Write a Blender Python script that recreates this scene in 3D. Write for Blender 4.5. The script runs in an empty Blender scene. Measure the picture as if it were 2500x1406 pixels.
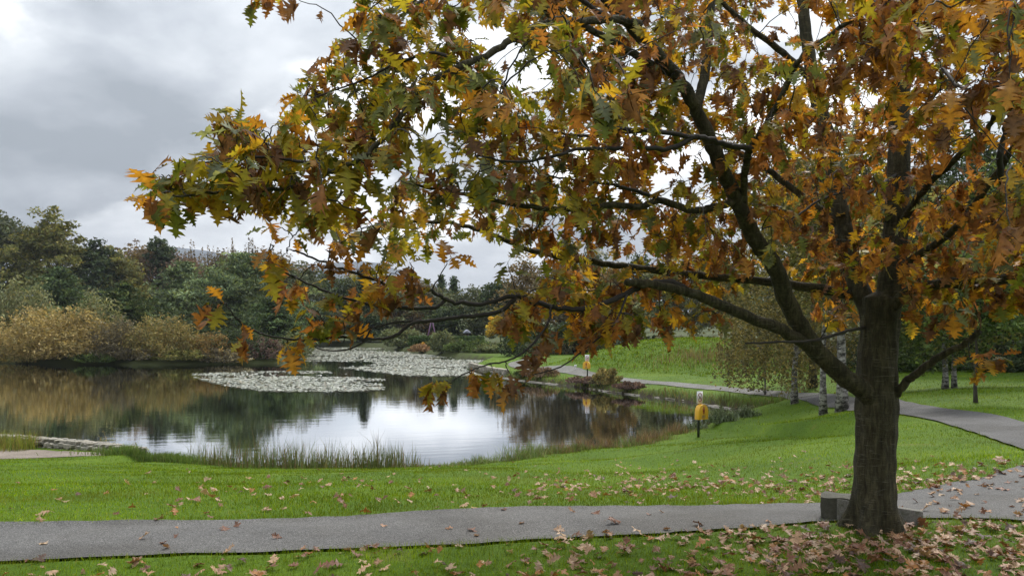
import bpy, math, random
import numpy as np
from mathutils import Vector, Matrix, Quaternion

# ------------------------------------------------------------------ camera, sky, sun, exposure
F, CX, HY = 1925.0, 1250.0, 787.0      # focal length, centre column and horizon row of the photograph (px of 2500x1406)
ZC = 5.0                               # eye height above the lake
scn = bpy.context.scene
COL = scn.collection
cam_d = bpy.data.cameras.new('camera'); cam = bpy.data.objects.new('camera', cam_d); COL.objects.link(cam)
cam_d.sensor_width = 36.0; cam_d.lens = 36.0 * F / 2500.0
cam_d.shift_y = (HY - 703.0) / 2500.0
cam_d.clip_start = 0.1; cam_d.clip_end = 9000.0
cam.location = (0, 0, ZC); cam.rotation_euler = (math.radians(90), 0, 0)
scn.camera = cam

SUN_EL, SUN_AZ = 48.0, 28.0            # azimuth from the view direction towards the right
world = bpy.data.worlds.new('World'); scn.world = world; world.use_nodes = True
def build_world():
    nt = world.node_tree; N = nt.nodes; L = nt.links; N.clear()
    out = N.new('ShaderNodeOutputWorld'); bg = N.new('ShaderNodeBackground'); bg.inputs['Strength'].default_value = 0.1
    L.new(bg.outputs[0], out.inputs[0])
    sky = N.new('ShaderNodeTexSky'); sky.sky_type = 'NISHITA'; sky.sun_disc = False
    sky.sun_elevation = math.radians(SUN_EL); sky.sun_rotation = math.radians(SUN_AZ)
    tc = N.new('ShaderNodeTexCoord')
    sep = N.new('ShaderNodeSeparateXYZ'); L.new(tc.outputs['Generated'], sep.inputs[0])
    def math_(op, a, b=None, c=None):
        m = N.new('ShaderNodeMath'); m.operation = op
        for i, v in enumerate((a, b, c)):
            if v is None: continue
            if isinstance(v, (int, float)): m.inputs[i].default_value = v
            else: L.new(v, m.inputs[i])
        return m.outputs[0]
    zc = math_('MAXIMUM', sep.outputs['Z'], 0.0)
    den = math_('ADD', zc, 0.36)
    u = math_('DIVIDE', sep.outputs['X'], den); v = math_('DIVIDE', sep.outputs['Y'], den)
    comb = N.new('ShaderNodeCombineXYZ'); L.new(u, comb.inputs[0]); L.new(v, comb.inputs[1])
    def noise(scale, detail, rough, off, dist=0.0):
        mp = N.new('ShaderNodeMapping'); mp.inputs['Location'].default_value = off
        L.new(comb.outputs[0], mp.inputs[0])
        n = N.new('ShaderNodeTexNoise'); n.inputs['Scale'].default_value = scale; n.inputs['Detail'].default_value = detail
        n.inputs['Roughness'].default_value = rough; n.inputs['Distortion'].default_value = dist
        L.new(mp.outputs[0], n.inputs['Vector']); return n.outputs['Fac']
    big = noise(CLOUD['s1'], 7, 0.50, CLOUD['o1'], 0.25)          # the low dark cloud masses
    mid = noise(CLOUD['s2'], 7, 0.52, CLOUD['o2'], 0.15)          # modelling inside the clouds
    def vramp(fac, stops):
        r = N.new('ShaderNodeValToRGB'); L.new(fac, r.inputs[0]); e = r.color_ramp.elements
        while len(e) < len(stops): e.new(0.5)
        for k, (p, c) in zip(e, stops): k.position = p; k.color = (*c, 1)
        return r.outputs[0]
    light = vramp(mid, [(0.36, (0.42, 0.445, 0.48)), (0.46, (0.52, 0.545, 0.575)), (0.56, (0.69, 0.705, 0.725)), (0.64, (0.86, 0.865, 0.87))])
    grey = vramp(mid, [(0.36, (0.225, 0.25, 0.28)), (0.50, (0.315, 0.34, 0.375)), (0.64, (0.44, 0.465, 0.495))])
    mk = N.new('ShaderNodeMapRange'); mk.interpolation_type = 'SMOOTHSTEP'; L.new(big, mk.inputs[0]); mk.inputs[1].default_value = 0.475; mk.inputs[2].default_value = 0.55
    cm = N.new('ShaderNodeMix'); cm.data_type = 'RGBA'; L.new(mk.outputs[0], cm.inputs[0]); L.new(grey, cm.inputs[6]); L.new(light, cm.inputs[7])
    class _o: outputs = [cm.outputs[2]]
    ramp = _o
    # thick overcast: luminance rises towards the zenith (CIE overcast sky)
    gain = math_('MULTIPLY', math_('MULTIPLY_ADD', zc, 2.0, 1.0), CLOUD['gain'])
    gm = N.new('ShaderNodeVectorMath'); gm.operation = 'SCALE'; L.new(ramp.outputs[0], gm.inputs[0]); L.new(gain, gm.inputs['Scale'])
    # thin breaks where the blue shows through
    gap = noise(1.1, 6, 0.5, (7.3, 2.2, 0), 0.2)
    gr = N.new('ShaderNodeMapRange'); L.new(gap, gr.inputs[0])
    gr.inputs[1].default_value = 0.30; gr.inputs[2].default_value = 0.42; gr.inputs[3].default_value = 0.75; gr.inputs[4].default_value = 1.0
    mx = N.new('ShaderNodeMix'); mx.data_type = 'RGBA'
    L.new(gr.outputs[0], mx.inputs[0]); L.new(sky.outputs[0], mx.inputs[6]); L.new(gm.outputs[0], mx.inputs[7])
    L.new(mx.outputs[2], bg.inputs['Color'])
CLOUD = dict(s1=1.3, s2=2.8, o1=(7.18 + 0.58, 1.151, 7.048), o2=(11.78 + 0.58, 13.158, 5.589), gain=5.5)
build_world()

sun_d = bpy.data.lights.new('sun', 'SUN'); sun = bpy.data.objects.new('sun', sun_d); COL.objects.link(sun)
sun_d.energy = 1.5; sun_d.angle = math.radians(14); sun_d.color = (1.0, 0.96, 0.9)
_el, _az = math.radians(SUN_EL), math.radians(SUN_AZ)
_sd = Vector((math.sin(_az) * math.cos(_el), math.cos(_az) * math.cos(_el), math.sin(_el)))
sun.rotation_euler = _sd.to_track_quat('Z', 'Y').to_euler()
sun.location = (20, 30, 60)

vs = scn.view_settings
vs.view_transform = 'Standard'; vs.look = 'None'; vs.gamma = 1.0; vs.use_curve_mapping = False
vs.exposure = 1.2
scn.render.engine = 'CYCLES'
cy = scn.cycles
cy.use_denoising = True
try: cy.denoiser = 'OPENIMAGEDENOISE'; cy.denoising_prefilter = 'ACCURATE'
except Exception: pass
cy.max_bounces = 8; cy.diffuse_bounces = 5; cy.glossy_bounces = 3; cy.transmission_bounces = 6; cy.volume_bounces = 0
cy.sample_clamp_indirect = 6.0

# ------------------------------------------------------------------ helpers
R = np.random.default_rng(7)
def W(px, py, d):
    return np.array([(px - CX) / F * d, d, ZC - (py - HY) / F * d])
def nz(p, k=1.0, seed=0.0):
    """cheap smooth pseudo noise, -1..1"""
    x, y = p[..., 0] * k, p[..., 1] * k
    z = p[..., 2] * k if p.shape[-1] > 2 else 0.0
    return (np.sin(x * 1.31 + 1.7 * np.sin(y * 0.83 + seed) + seed) + np.sin(y * 1.57 + 1.3 * np.sin(x * 1.13 - seed * 2) + 2.1 * seed + z)
            + np.sin((x + y) * 0.71 + z * 1.9 + seed * 3.3)) / 3.0
def mesh_np(name, V, T, col=None, smooth=True, mat=None):
    V = np.asarray(V, dtype=np.float32); T = np.asarray(T, dtype=np.int32)
    me = bpy.data.meshes.new(name)
    n, m = len(V), len(T); k = T.shape[1]
    me.vertices.add(n); me.vertices.foreach_set('co', V.ravel())
    me.loops.add(m * k); me.loops.foreach_set('vertex_index', T.ravel())
    me.polygons.add(m); me.polygons.foreach_set('loop_start', np.arange(0, m * k, k, dtype=np.int32))
    if smooth: me.polygons.foreach_set('use_smooth', np.ones(m, dtype=bool))
    me.update(calc_edges=True)
    if col is not None:
        c = np.ones((n, 4), dtype=np.float32); c[:, :3] = col
        a = me.color_attributes.new('col', 'FLOAT_COLOR', 'POINT'); a.data.foreach_set('color', c.ravel())
    if mat is not None: me.materials.append(mat)
    return me
def obj(name, me, parent=None, loc=(0, 0, 0)):
    o = bpy.data.objects.new(name, me); COL.objects.link(o); o.location = loc
    if parent is not None: o.parent = parent
    return o
def tag(o, label=None, cat=None, group=None, kind=None):
    if label: o['label'] = label
    if cat: o['category'] = cat
    if group: o['group'] = group
    if kind: o['kind'] = kind
    return o
def empty(name, loc, label, cat, group=None, rz=0.0):
    o = bpy.data.objects.new(name, None); COL.objects.link(o); o.location = loc; o.rotation_euler = (0, 0, rz)
    o.empty_display_size = 0.1
    return tag(o, label, cat, group)
class MB:
    """collects triangle pieces into one mesh"""
    def __init__(s): s.V, s.T, s.C, s.n = [], [], [], 0
    def add(s, V, T, col=None):
        V = np.asarray(V, float); s.V.append(V); s.T.append(np.asarray(T, int) + s.n); s.n += len(V)
        s.C.append(np.broadcast_to(np.asarray((0.5, 0.5, 0.5) if col is None else col, float), (len(V), 3)))
    def mesh(s, name, mat, smooth=True):
        return mesh_np(name, np.concatenate(s.V), np.concatenate(s.T), np.concatenate(s.C), smooth, mat)
def smooth_line(P, n):
    """Catmull-Rom through P (k,m), n samples per span"""
    P = np.asarray(P, float)
    Q = np.vstack([2 * P[0] - P[1], P, 2 * P[-1] - P[-2]])
    out = []
    for i in range(1, len(Q) - 2):
        t = np.linspace(0, 1, n, endpoint=False)[:, None]
        a, b, c, d = Q[i - 1], Q[i], Q[i + 1], Q[i + 2]
        out.append(0.5 * (2 * b + (c - a) * t + (2 * a - 5 * b + 4 * c - d) * t ** 2 + (3 * b - a - 3 * c + d) * t ** 3))
    out.append(P[-1:])
    return np.vstack(out)
def tube(P, r, sides=6, cap=True, rough=0.0, rng=None):
    P = np.asarray(P, float); n = len(P); r = np.broadcast_to(np.asarray(r, float), (n,))
    t = np.gradient(P, axis=0); t /= np.linalg.norm(t, axis=1)[:, None] + 1e-9
    ref = np.array([0.31, 0.27, 0.91]); 
    if abs(t[0] @ ref) > 0.9: ref = np.array([1.0, 0.1, 0.05])
    u = np.cross(t[0], ref); u /= np.linalg.norm(u); U = [u]
    for i in range(1, n):
        u = u - t[i] * (u @ t[i]); u /= np.linalg.norm(u) + 1e-9; U.append(u)
    U = np.array(U); Wv = np.cross(t, U)
    a = np.linspace(0, 2 * np.pi, sides, endpoint=False)
    rr = r[:, None] * np.ones((1, sides))
    if rough and rng is not None: rr = rr * (1 + rough * rng.standard_normal((n, sides)))
    V = P[:, None, :] + rr[..., None] * (np.cos(a)[None, :, None] * U[:, None, :] + np.sin(a)[None, :, None] * Wv[:, None, :])
    V = V.reshape(-1, 3)
    i, j = np.meshgrid(np.arange(n - 1), np.arange(sides), indexing='ij'); j2 = (j + 1) % sides
    A, B, C, D = i * sides + j, i * sides + j2, (i + 1) * sides + j2, (i + 1) * sides + j
    T = np.concatenate([np.stack([A, B, C], -1).reshape(-1, 3), np.stack([A, C, D], -1).reshape(-1, 3)])
    if cap:
        V = np.vstack([V, P[-1:] + t[-1:] * r[-1] * 0.6, P[:1]]); k = len(V)
        jj = np.arange(sides); b = (n - 1) * sides
        T = np.vstack([T, np.stack([b + jj, b + (jj + 1) % sides, np.full(sides, k - 2)], -1), np.stack([(jj + 1) % sides, jj, np.full(sides, k - 1)], -1)])
    return V, T
def box(lo, hi):
    x0, y0, z0 = lo; x1, y1, z1 = hi
    V = np.array([(x0, y0, z0), (x1, y0, z0), (x1, y1, z0), (x0, y1, z0), (x0, y0, z1), (x1, y0, z1), (x1, y1, z1), (x0, y1, z1)], float)
    T = np.array([(0, 2, 1), (0, 3, 2), (4, 5, 6), (4, 6, 7), (0, 1, 5), (0, 5, 4), (1, 2, 6), (1, 6, 5), (2, 3, 7), (2, 7, 6), (3, 0, 4), (3, 4, 7)])
    return V, T
def prism(poly, y0, y1):
    """extrude a convex-ish xz outline along y"""
    p = np.asarray(poly, float); n = len(p)
    V = np.vstack([np.column_stack([p[:, 0], np.full(n, y0), p[:, 1]]), np.column_stack([p[:, 0], np.full(n, y1), p[:, 1]])])
    T = [(0, i, i + 1) for i in range(1, n - 1)] + [(n, n + i + 1, n + i) for i in range(1, n - 1)]
    for i in range(n):
        j = (i + 1) % n; T += [(i, n + i, n + j), (i, n + j, j)]
    return V, np.array(T)

# ------------------------------------------------------------------ materials
def new_mat(name):
    m = bpy.data.materials.new(name); m.use_nodes = True
    return m, m.node_tree.nodes, m.node_tree.links, m.node_tree.nodes['Principled BSDF']
def nnode(N, L, vec, scale, detail=4, rough=0.5, stretch=None):
    if stretch is not None:
        mp = N.new('ShaderNodeMapping'); mp.inputs['Scale'].default_value = stretch; L.new(vec, mp.inputs[0]); vec = mp.outputs[0]
    n = N.new('ShaderNodeTexNoise'); n.inputs['Scale'].default_value = scale; n.inputs['Detail'].default_value = detail
    n.inputs['Roughness'].default_value = rough; L.new(vec, n.inputs['Vector']); return n.outputs['Fac']
def ramp(N, L, fac, stops):
    r = N.new('ShaderNodeValToRGB'); L.new(fac, r.inputs[0]); e = r.color_ramp.elements
    while len(e) < len(stops): e.new(0.5)
    for k, (p, c) in zip(e, stops):
        k.position = p; k.color = (*c, 1) if len(c) == 3 else c
    return r.outputs[0]
def mixc(N, L, fac, a, b, mode='MIX'):
    m = N.new('ShaderNodeMix'); m.data_type = 'RGBA'; m.blend_type = mode
    for i, v in ((0, fac), (6, a), (7, b)):
        if isinstance(v, (int, float)): m.inputs[i].default_value = v
        elif isinstance(v, tuple): m.inputs[i].default_value = (*v, 1)
        else: L.new(v, m.inputs[i])
    return m.outputs[2]
def bump(N, L, bs, h, strength, dist):
    b = N.new('ShaderNodeBump'); b.inputs['Strength'].default_value = strength; b.inputs['Distance'].default_value = dist
    L.new(h, b.inputs['Height']); L.new(b.outputs[0], bs.inputs['Normal']); return b
def plain(name, c, rough=0.6, metal=0.0, var=0.15, scale=8.0):
    m, N, L, bs = new_mat(name); tc = N.new('ShaderNodeTexCoord').outputs['Object']
    f = nnode(N, L, tc, scale, 5)
    lo = tuple(v * (1 - var) for v in c); hi = tuple(min(1, v * (1 + var)) for v in c)
    L.new(ramp(N, L, f, [(0.3, lo), (0.7, hi)]), bs.inputs['Base Color'])
    bs.inputs['Roughness'].default_value = rough; bs.inputs['Metallic'].default_value = metal
    bump(N, L, bs, f, 0.15, 0.01)
    return m
def foliage_mat(name, trans=0.4, rough=0.5, spec=0.35, nscale=9.0, amt=0.35, tint=(1, 1, 1)):
    """leaf colour comes from the mesh's own colour attribute, mottled by noise"""
    m, N, L, bs = new_mat(name)
    at = N.new('ShaderNodeAttribute'); at.attribute_name = 'col'
    tc = N.new('ShaderNodeTexCoord').outputs['Object']
    f = nnode(N, L, tc, nscale, 3, 0.6)
    k = ramp(N, L, f, [(0.3, (1 - amt,) * 3), (0.7, (1 + amt,) * 3)])
    c = mixc(N, L, 1.0, at.outputs['Color'], k, 'MULTIPLY')
    L.new(c, bs.inputs['Base Color']); bs.inputs['Roughness'].default_value = rough
    bs.inputs['Specular IOR Level'].default_value = spec
    tr = N.new('ShaderNodeBsdfTranslucent'); tcol = mixc(N, L, 1.0, c, (1.25, 1.12, 0.6), 'MULTIPLY'); L.new(tcol, tr.inputs['Color'])
    mx = N.new('ShaderNodeMixShader'); mx.inputs[0].default_value = trans
    L.new(bs.outputs[0], mx.inputs[1]); L.new(tr.outputs[0], mx.inputs[2])
    L.new(mx.outputs[0], N['Material Output'].inputs['Surface'])
    return m
M = {}
M['leaf'] = foliage_mat('oak_leaf', 0.60, 0.5, 0.35, 26.0, 0.35)
M['crown'] = foliage_mat('tree_foliage', 0.25, 0.7, 0.15, 0.35, 0.25)
M['grass_blade'] = foliage_mat('grass_blades', 0.40, 0.7, 0.06, 0.8, 0.30)
M['litter'] = foliage_mat('fallen_leaf', 0.15, 0.55, 0.35, 30.0, 0.3)
M['rush'] = foliage_mat('rushes', 0.25, 0.6, 0.25, 2.0, 0.25)
def m_ground():
    m, N, L, bs = new_mat('lawn_ground'); tc = N.new('ShaderNodeTexCoord').outputs['Object']
    a = nnode(N, L, tc, 0.35, 5, 0.6); b = nnode(N, L, tc, 9.0, 6, 0.7); c = nnode(N, L, tc, 60.0, 3, 0.6)
    c1 = ramp(N, L, a, [(0.3, (0.050, 0.098, 0.004)), (0.5, (0.072, 0.128, 0.005)), (0.72, (0.105, 0.160, 0.007))])
    c2 = ramp(N, L, b, [(0.25, (0.62, 0.66, 0.6)), (0.6, (1.1, 1.1, 1.0))])
    c3 = ramp(N, L, c, [(0.3, (0.7, 0.72, 0.7)), (0.7, (1.2, 1.2, 1.1))])
    x = mixc(N, L, 1.0, mixc(N, L, 1.0, c1, c2, 'MULTIPLY'), c3, 'MULTIPLY')
    wp = nnode(N, L, tc, 0.8, 6, 0.7); x = mixc(N, L, ramp(N, L, wp, [(0.60, (0, 0, 0)), (0.74, (0.6, 0.6, 0.6))]), x, (0.13, 0.12, 0.03))
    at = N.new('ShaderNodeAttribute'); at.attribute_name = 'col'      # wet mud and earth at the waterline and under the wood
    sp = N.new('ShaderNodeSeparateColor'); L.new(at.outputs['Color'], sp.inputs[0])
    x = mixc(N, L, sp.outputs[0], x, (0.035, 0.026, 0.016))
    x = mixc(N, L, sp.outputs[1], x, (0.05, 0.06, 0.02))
    L.new(x, bs.inputs['Base Color']); bs.inputs['Roughness'].default_value = 0.85; bs.inputs['Specular IOR Level'].default_value = 0.15
    bump(N, L, bs, b, 0.7, 0.06)
    return m
M['ground'] = m_ground()
def m_asphalt(name, base, seed):
    m, N, L, bs = new_mat(name); tc0 = N.new('ShaderNodeTexCoord').outputs['Object']
    mp = N.new('ShaderNodeMapping'); mp.inputs['Location'].default_value = (seed, seed, 0); L.new(tc0, mp.inputs[0]); tc = mp.outputs[0]
    v = N.new('ShaderNodeTexVoronoi'); v.inputs['Scale'].default_value = 120.0; L.new(tc, v.inputs['Vector'])
    sp = N.new('ShaderNodeSeparateColor'); L.new(v.outputs['Color'], sp.inputs[0])
    st = ramp(N, L, sp.outputs[0], [(0.0, tuple(k * 0.45 for k in base)), (0.5, tuple(k * 0.9 for k in base)), (0.85, tuple(k * 1.25 for k in base)), (1.0, tuple(k * 1.7 for k in base))])
    lo = nnode(N, L, tc, 0.9, 6, 0.65)
    k = ramp(N, L, lo, [(0.3, (0.82, 0.82, 0.82)), (0.7, (1.12, 1.11, 1.08))])
    x = mixc(N, L, 1.0, st, k, 'MULTIPLY')
    fine = nnode(N, L, tc, 3.0, 8, 0.8); ms = ramp(N, L, fine, [(0.60, (0, 0, 0)), (0.78, (1, 1, 1))])
    x = mixc(N, L, mixc(N, L, 1.0, ms, (0.35, 0.35, 0.35), 'MULTIPLY'), x, (0.06, 0.075, 0.03))
    st2 = nnode(N, L, tc, 0.35, 5, 0.7); x = mixc(N, L, 1.0, x, ramp(N, L, st2, [(0.38, (0.72, 0.70, 0.66)), (0.55, (1.05, 1.05, 1.05))]), 'MULTIPLY')
    wv = N.new('ShaderNodeTexNoise'); wv.inputs['Scale'].default_value = 2.2; L.new(tc, wv.inputs['Vector'])
    wm = N.new('ShaderNodeMix'); wm.data_type = 'RGBA'; wm.inputs[0].default_value = 0.25; L.new(tc, wm.inputs[6]); L.new(wv.outputs['Color'], wm.inputs[7])
    cv = N.new('ShaderNodeTexVoronoi'); cv.feature = 'DISTANCE_TO_EDGE'; cv.inputs['Scale'].default_value = 0.55; L.new(wm.outputs[2], cv.inputs['Vector'])
    x = mixc(N, L, ramp(N, L, cv.outputs['Distance'], [(0.0, (0.3, 0.3, 0.3)), (0.006, (0, 0, 0))]), x, tuple(k * 0.25 for k in base))
    L.new(x, bs.inputs['Base Color']); bs.inputs['Roughness'].default_value = 0.78; bs.inputs['Specular IOR Level'].default_value = 0.3
    bump(N, L, bs, v.outputs['Distance'], 0.9, 0.006)
    return m
M['asphalt'] = m_asphalt('path_asphalt', (0.115, 0.112, 0.108), 0.0)
M['asphalt2'] = m_asphalt('old_path_asphalt', (0.085, 0.083, 0.082), 11.0)
M['farpath'] = m_asphalt('lakeside_path_asphalt', (0.15, 0.147, 0.135), 5.0)
M['gravel'] = m_asphalt('gravel', (0.25, 0.21, 0.175), 3.0)
def m_water():
    m, N, L, bs = new_mat('lake_water'); tc = N.new('ShaderNodeTexCoord').outputs['Object']
    N.remove(bs)
    # gentle wind ripples, stronger in drifting patches
    mp = N.new('ShaderNodeMapping'); mp.inputs['Rotation'].default_value = (0, 0, math.radians(-14)); L.new(tc, mp.inputs[0])
    w1 = nnode(N, L, mp.outputs[0], 1.0, 4, 0.55, (0.30, 1.5, 1.0))
    w2 = nnode(N, L, mp.outputs[0], 1.0, 3, 0.5, (1.6, 5.5, 1.0))
    patch = nnode(N, L, tc, 0.07, 3, 0.5)
    pr = N.new('ShaderNodeMapRange'); L.new(patch, pr.inputs[0]); pr.inputs[1].default_value = 0.42; pr.inputs[2].default_value = 0.62; pr.inputs[3].default_value = 0.25; pr.inputs[4].default_value = 1.0
    mu = N.new('ShaderNodeMath'); mu.operation = 'MULTIPLY'; L.new(w2, mu.inputs[0]); L.new(pr.outputs[0], mu.inputs[1])
    ad = N.new('ShaderNodeMath'); ad.operation = 'MULTIPLY_ADD'; L.new(mu.outputs[0], ad.inputs[0]); ad.inputs[1].default_value = 0.22; L.new(w1, ad.inputs[2])
    bp = N.new('ShaderNodeBump'); bp.inputs['Strength'].default_value = 0.55; bp.inputs['Distance'].default_value = 0.006; L.new(ad.outputs[0], bp.inputs['Height'])
    gl = N.new('ShaderNodeBsdfGlossy'); gl.inputs['Roughness'].default_value = 0.015; gl.inputs['Color'].default_value = (0.95, 0.97, 1.0, 1); L.new(bp.outputs[0], gl.inputs['Normal'])
    df = N.new('ShaderNodeBsdfDiffuse'); df.inputs['Color'].default_value = (0.010, 0.011, 0.006, 1)
    fr = N.new('ShaderNodeFresnel'); fr.inputs['IOR'].default_value = 1.45
    fm = N.new('ShaderNodeMapRange'); L.new(fr.outputs[0], fm.inputs[0]); fm.inputs[1].default_value = 0.03; fm.inputs[2].default_value = 0.48; fm.inputs[3].default_value = 0.04; fm.inputs[4].default_value = 0.90
    mx = N.new('ShaderNodeMixShader'); L.new(fm.outputs[0], mx.inputs[0]); L.new(df.outputs[0], mx.inputs[1]); L.new(gl.outputs[0], mx.inputs[2])
    L.new(mx.outputs[0], N['Material Output'].inputs['Surface'])
    return m
M['water'] = m_water()
def m_bark():
    m, N, L, bs = new_mat('oak_bark'); tc = N.new('ShaderNodeTexCoord').outputs['Object']
    fis = nnode(N, L, tc, 1.0, 7, 0.7, (30, 30, 5)); pat = nnode(N, L, tc, 5.5, 6, 0.6)
    len_ = nnode(N, L, tc, 1.0, 3, 0.6, (9, 9, 95)); lich = nnode(N, L, tc, 15.0, 5, 0.7)
    x = ramp(N, L, fis, [(0.3, (0.014, 0.012, 0.007)), (0.5, (0.046, 0.041, 0.024)), (0.72, (0.108, 0.098, 0.062))])
    x = mixc(N, L, 1.0, x, ramp(N, L, pat, [(0.3, (0.6, 0.62, 0.55)), (0.7, (1.3, 1.25, 1.1))]), 'MULTIPLY')
    x = mixc(N, L, ramp(N, L, len_, [(0.60, (0, 0, 0)), (0.68, (0.5, 0.5, 0.5))]), x, (0.16, 0.148, 0.115))
    x = mixc(N, L, ramp(N, L, lich, [(0.62, (0, 0, 0)), (0.75, (0.5, 0.5, 0.5))]), x, (0.085, 0.095, 0.04))
    L.new(x, bs.inputs['Base Color']); bs.inputs['Roughness'].default_value = 0.85; bs.inputs['Specular IOR Level'].default_value = 0.25
    h = N.new('ShaderNodeMath'); h.operation = 'MULTIPLY_ADD'; L.new(len_, h.inputs[0]); h.inputs[1].default_value = 0.5; L.new(fis, h.inputs[2])
    bump(N, L, bs, h.outputs[0], 1.0, 0.022)
    return m
M['bark'] = m_bark()
M['twig'] = plain('twig_bark', (0.018, 0.014, 0.010), 0.75, 0, 0.35, 14)
def m_birch():
    m, N, L, bs = new_mat('birch_bark'); tc = N.new('ShaderNodeTexCoord').outputs['Object']
    a = nnode(N, L, tc, 1.0, 6, 0.7, (3.5, 3.5, 8.0)); b = nnode(N, L, tc, 2.6, 5, 0.65)
    x = ramp(N, L, a, [(0.42, (0.02, 0.018, 0.015)), (0.48, (0.10, 0.09, 0.08)), (0.56, (0.30, 0.285, 0.26)), (0.75, (0.44, 0.42, 0.39))])
    x = mixc(N, L, ramp(N, L, b, [(0.5, (0, 0, 0)), (0.68, (0.8, 0.8, 0.8))]), x, (0.07, 0.065, 0.045))
    L.new(x, bs.inputs['Base Color']); bs.inputs['Roughness'].default_value = 0.8; bump(N, L, bs, a, 0.6, 0.03)
    return m
M['birch'] = m_birch()
M['trunk'] = plain('dark_bark', (0.045, 0.036, 0.027), 0.9, 0, 0.4, 3)
def m_stone(name, c, s):
    m, N, L, bs = new_mat(name); tc = N.new('ShaderNodeTexCoord').outputs['Object']
    oi = N.new('ShaderNodeObjectInfo')
    a = nnode(N, L, tc, s, 7, 0.7); b = nnode(N, L, tc, s * 0.3, 4, 0.6)
    x = ramp(N, L, a, [(0.3, tuple(k * 0.55 for k in c)), (0.5, c), (0.72, tuple(k * 1.45 for k in c))])
    x = mixc(N, L, ramp(N, L, b, [(0.52, (0, 0, 0)), (0.68, (0.6, 0.6, 0.6))]), x, (0.07, 0.08, 0.04))
    v = ramp(N, L, oi.outputs['Random'], [(0, (0.75, 0.75, 0.75)), (1, (1.25, 1.22, 1.15))])
    x = mixc(N, L, 1.0, x, v, 'MULTIPLY')
    L.new(x, bs.inputs['Base Color']); bs.inputs['Roughness'].default_value = 0.85; bump(N, L, bs, a, 0.8, 0.02)
    return m
M['stone'] = m_stone('field_stone', (0.27, 0.25, 0.21), 9.0)
M['block'] = m_stone('rough_stone_block', (0.095, 0.092, 0.066), 16.0)
M['slab'] = m_stone('dressed_stone_slab', (0.19, 0.185, 0.17), 60.0)
M['edging'] = m_stone('pale_stone_edging', (0.21, 0.195, 0.17), 3.0)
M['black'] = plain('black_paint', (0.012, 0.012, 0.013), 0.45)
M['yellow'] = plain('yellow_plastic', (0.62, 0.33, 0.012), 0.38, 0, 0.1, 3)
M['red'] = plain('red_print', (0.30, 0.05, 0.012), 0.5)
M['signred'] = plain('sign_red', (0.33, 0.03, 0.04), 0.5)
M['white'] = plain('white_sign', (0.75, 0.74, 0.74), 0.5, 0, 0.06)
M['print'] = plain('grey_print', (0.20, 0.13, 0.09), 0.5)
M['purple'] = plain('purple_paint', (0.17, 0.085, 0.16), 0.5)
M['hutroof'] = plain('grey_roof', (0.20, 0.21, 0.26), 0.6)
M['hutwall'] = plain('dark_timber', (0.05, 0.035, 0.025), 0.8)
M['hill'] = plain('far_hillside', (0.050, 0.062, 0.075), 0.95, 0, 0.4, 0.012)  # blue-grey tint paints part of the distance haze into the hillside colour
M['lily'] = foliage_mat('lily_pad', 0.05, 0.30, 0.6, 1.2, 0.2)

# ------------------------------------------------------------------ terrain
SHORE = np.array([(-60, 33.8), (-30, 33.6), (-23, 32.4), (-18.5, 30.6), (-15, 29.0), (-12.6, 28.0), (-11.6, 28.4), (-10.4, 27.7), (-8.6, 27.3), (-6.3, 27.0), (-3.5, 27.1), (-1.6, 27.5), (-.15, 28.3), (1.2, 29.6), (2.6, 30.6),
    (4.2, 31.3), (5.4, 32.2), (6.5, 34.2), (7.6, 35.6), (9.8, 37.7), (12.3, 40.6), (14.5, 42.0), (14.2, 43.4), (12.9, 45.2), (10.6, 50.9), (7.3, 56.3), (4.8, 61.7), (.7, 67.8), (-2.4, 75), (-4.5, 83), (-3.6, 93), (-2.7, 103),
    (-8.8, 113), (-17, 132), (-25, 153), (-46, 175), (-41, 150), (-34, 128), (-29.5, 108), (-28.5, 97), (-36.7, 94), (-43, 92.5), (-49, 94), (-58, 96), (-64, 99), (-76, 92), (-90, 70), (-95, 45)], float)
def poly_sd(P, Q):
    """signed distance from points Q (n,2) to polygon P, positive outside"""
    A = P; B = np.roll(P, -1, 0); best = np.full(len(Q), 1e9); inside = np.zeros(len(Q), bool)
    for a, b in zip(A, B):
        e = b - a; w = Q - a; t = np.clip((w @ e) / (e @ e), 0, 1); dd = w - t[:, None] * e
        best = np.minimum(best, (dd ** 2).sum(1))
        c = ((a[1] > Q[:, 1]) != (b[1] > Q[:, 1])); 
        if b[1] != a[1]:
            xi = (b[0] - a[0]) * (Q[:, 1] - a[1]) / (b[1] - a[1]) + a[0]; inside ^= c & (Q[:, 0] < xi)
    s = np.sqrt(best); return np.where(inside, -s, s)
def line_dist(P, Q):
    best = np.full(len(Q), 1e9)
    for a, b in zip(P[:-1], P[1:]):
        e = b - a; w = Q - a; t = np.clip((w @ e) / (e @ e), 0, 1); best = np.minimum(best, ((w - t[:, None] * e) ** 2).sum(1))
    return np.sqrt(best)
def flat3(px, py): d = (ZC - 3.0) * F / (py - HY); return ((px - CX) / F * d, d)
UP = np.array([flat3(*p) for p in [(-1500, 1322), (-400, 1290), (0, 1278), (350, 1270), (700, 1261), (1100, 1239), (1500, 1220), (1850, 1203), (2070, 1190), (2189, 1170), (2317, 1153), (2403, 1149), (2500, 1128), (2600, 1113), (2760, 1100)]])
LO = np.array([flat3(*p) for p in [(-1500, 1420), (-400, 1385), (0, 1370), (700, 1346), (1180, 1326), (1436, 1311), (1800, 1290), (2020, 1273), (2150, 1268), (2260, 1266), (2400, 1268), (2500, 1272), (2700, 1282), (3100, 1300), (3500, 1310)]])
UPs, LOs = smooth_line(UP, 24), smooth_line(LO, 24)
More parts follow.
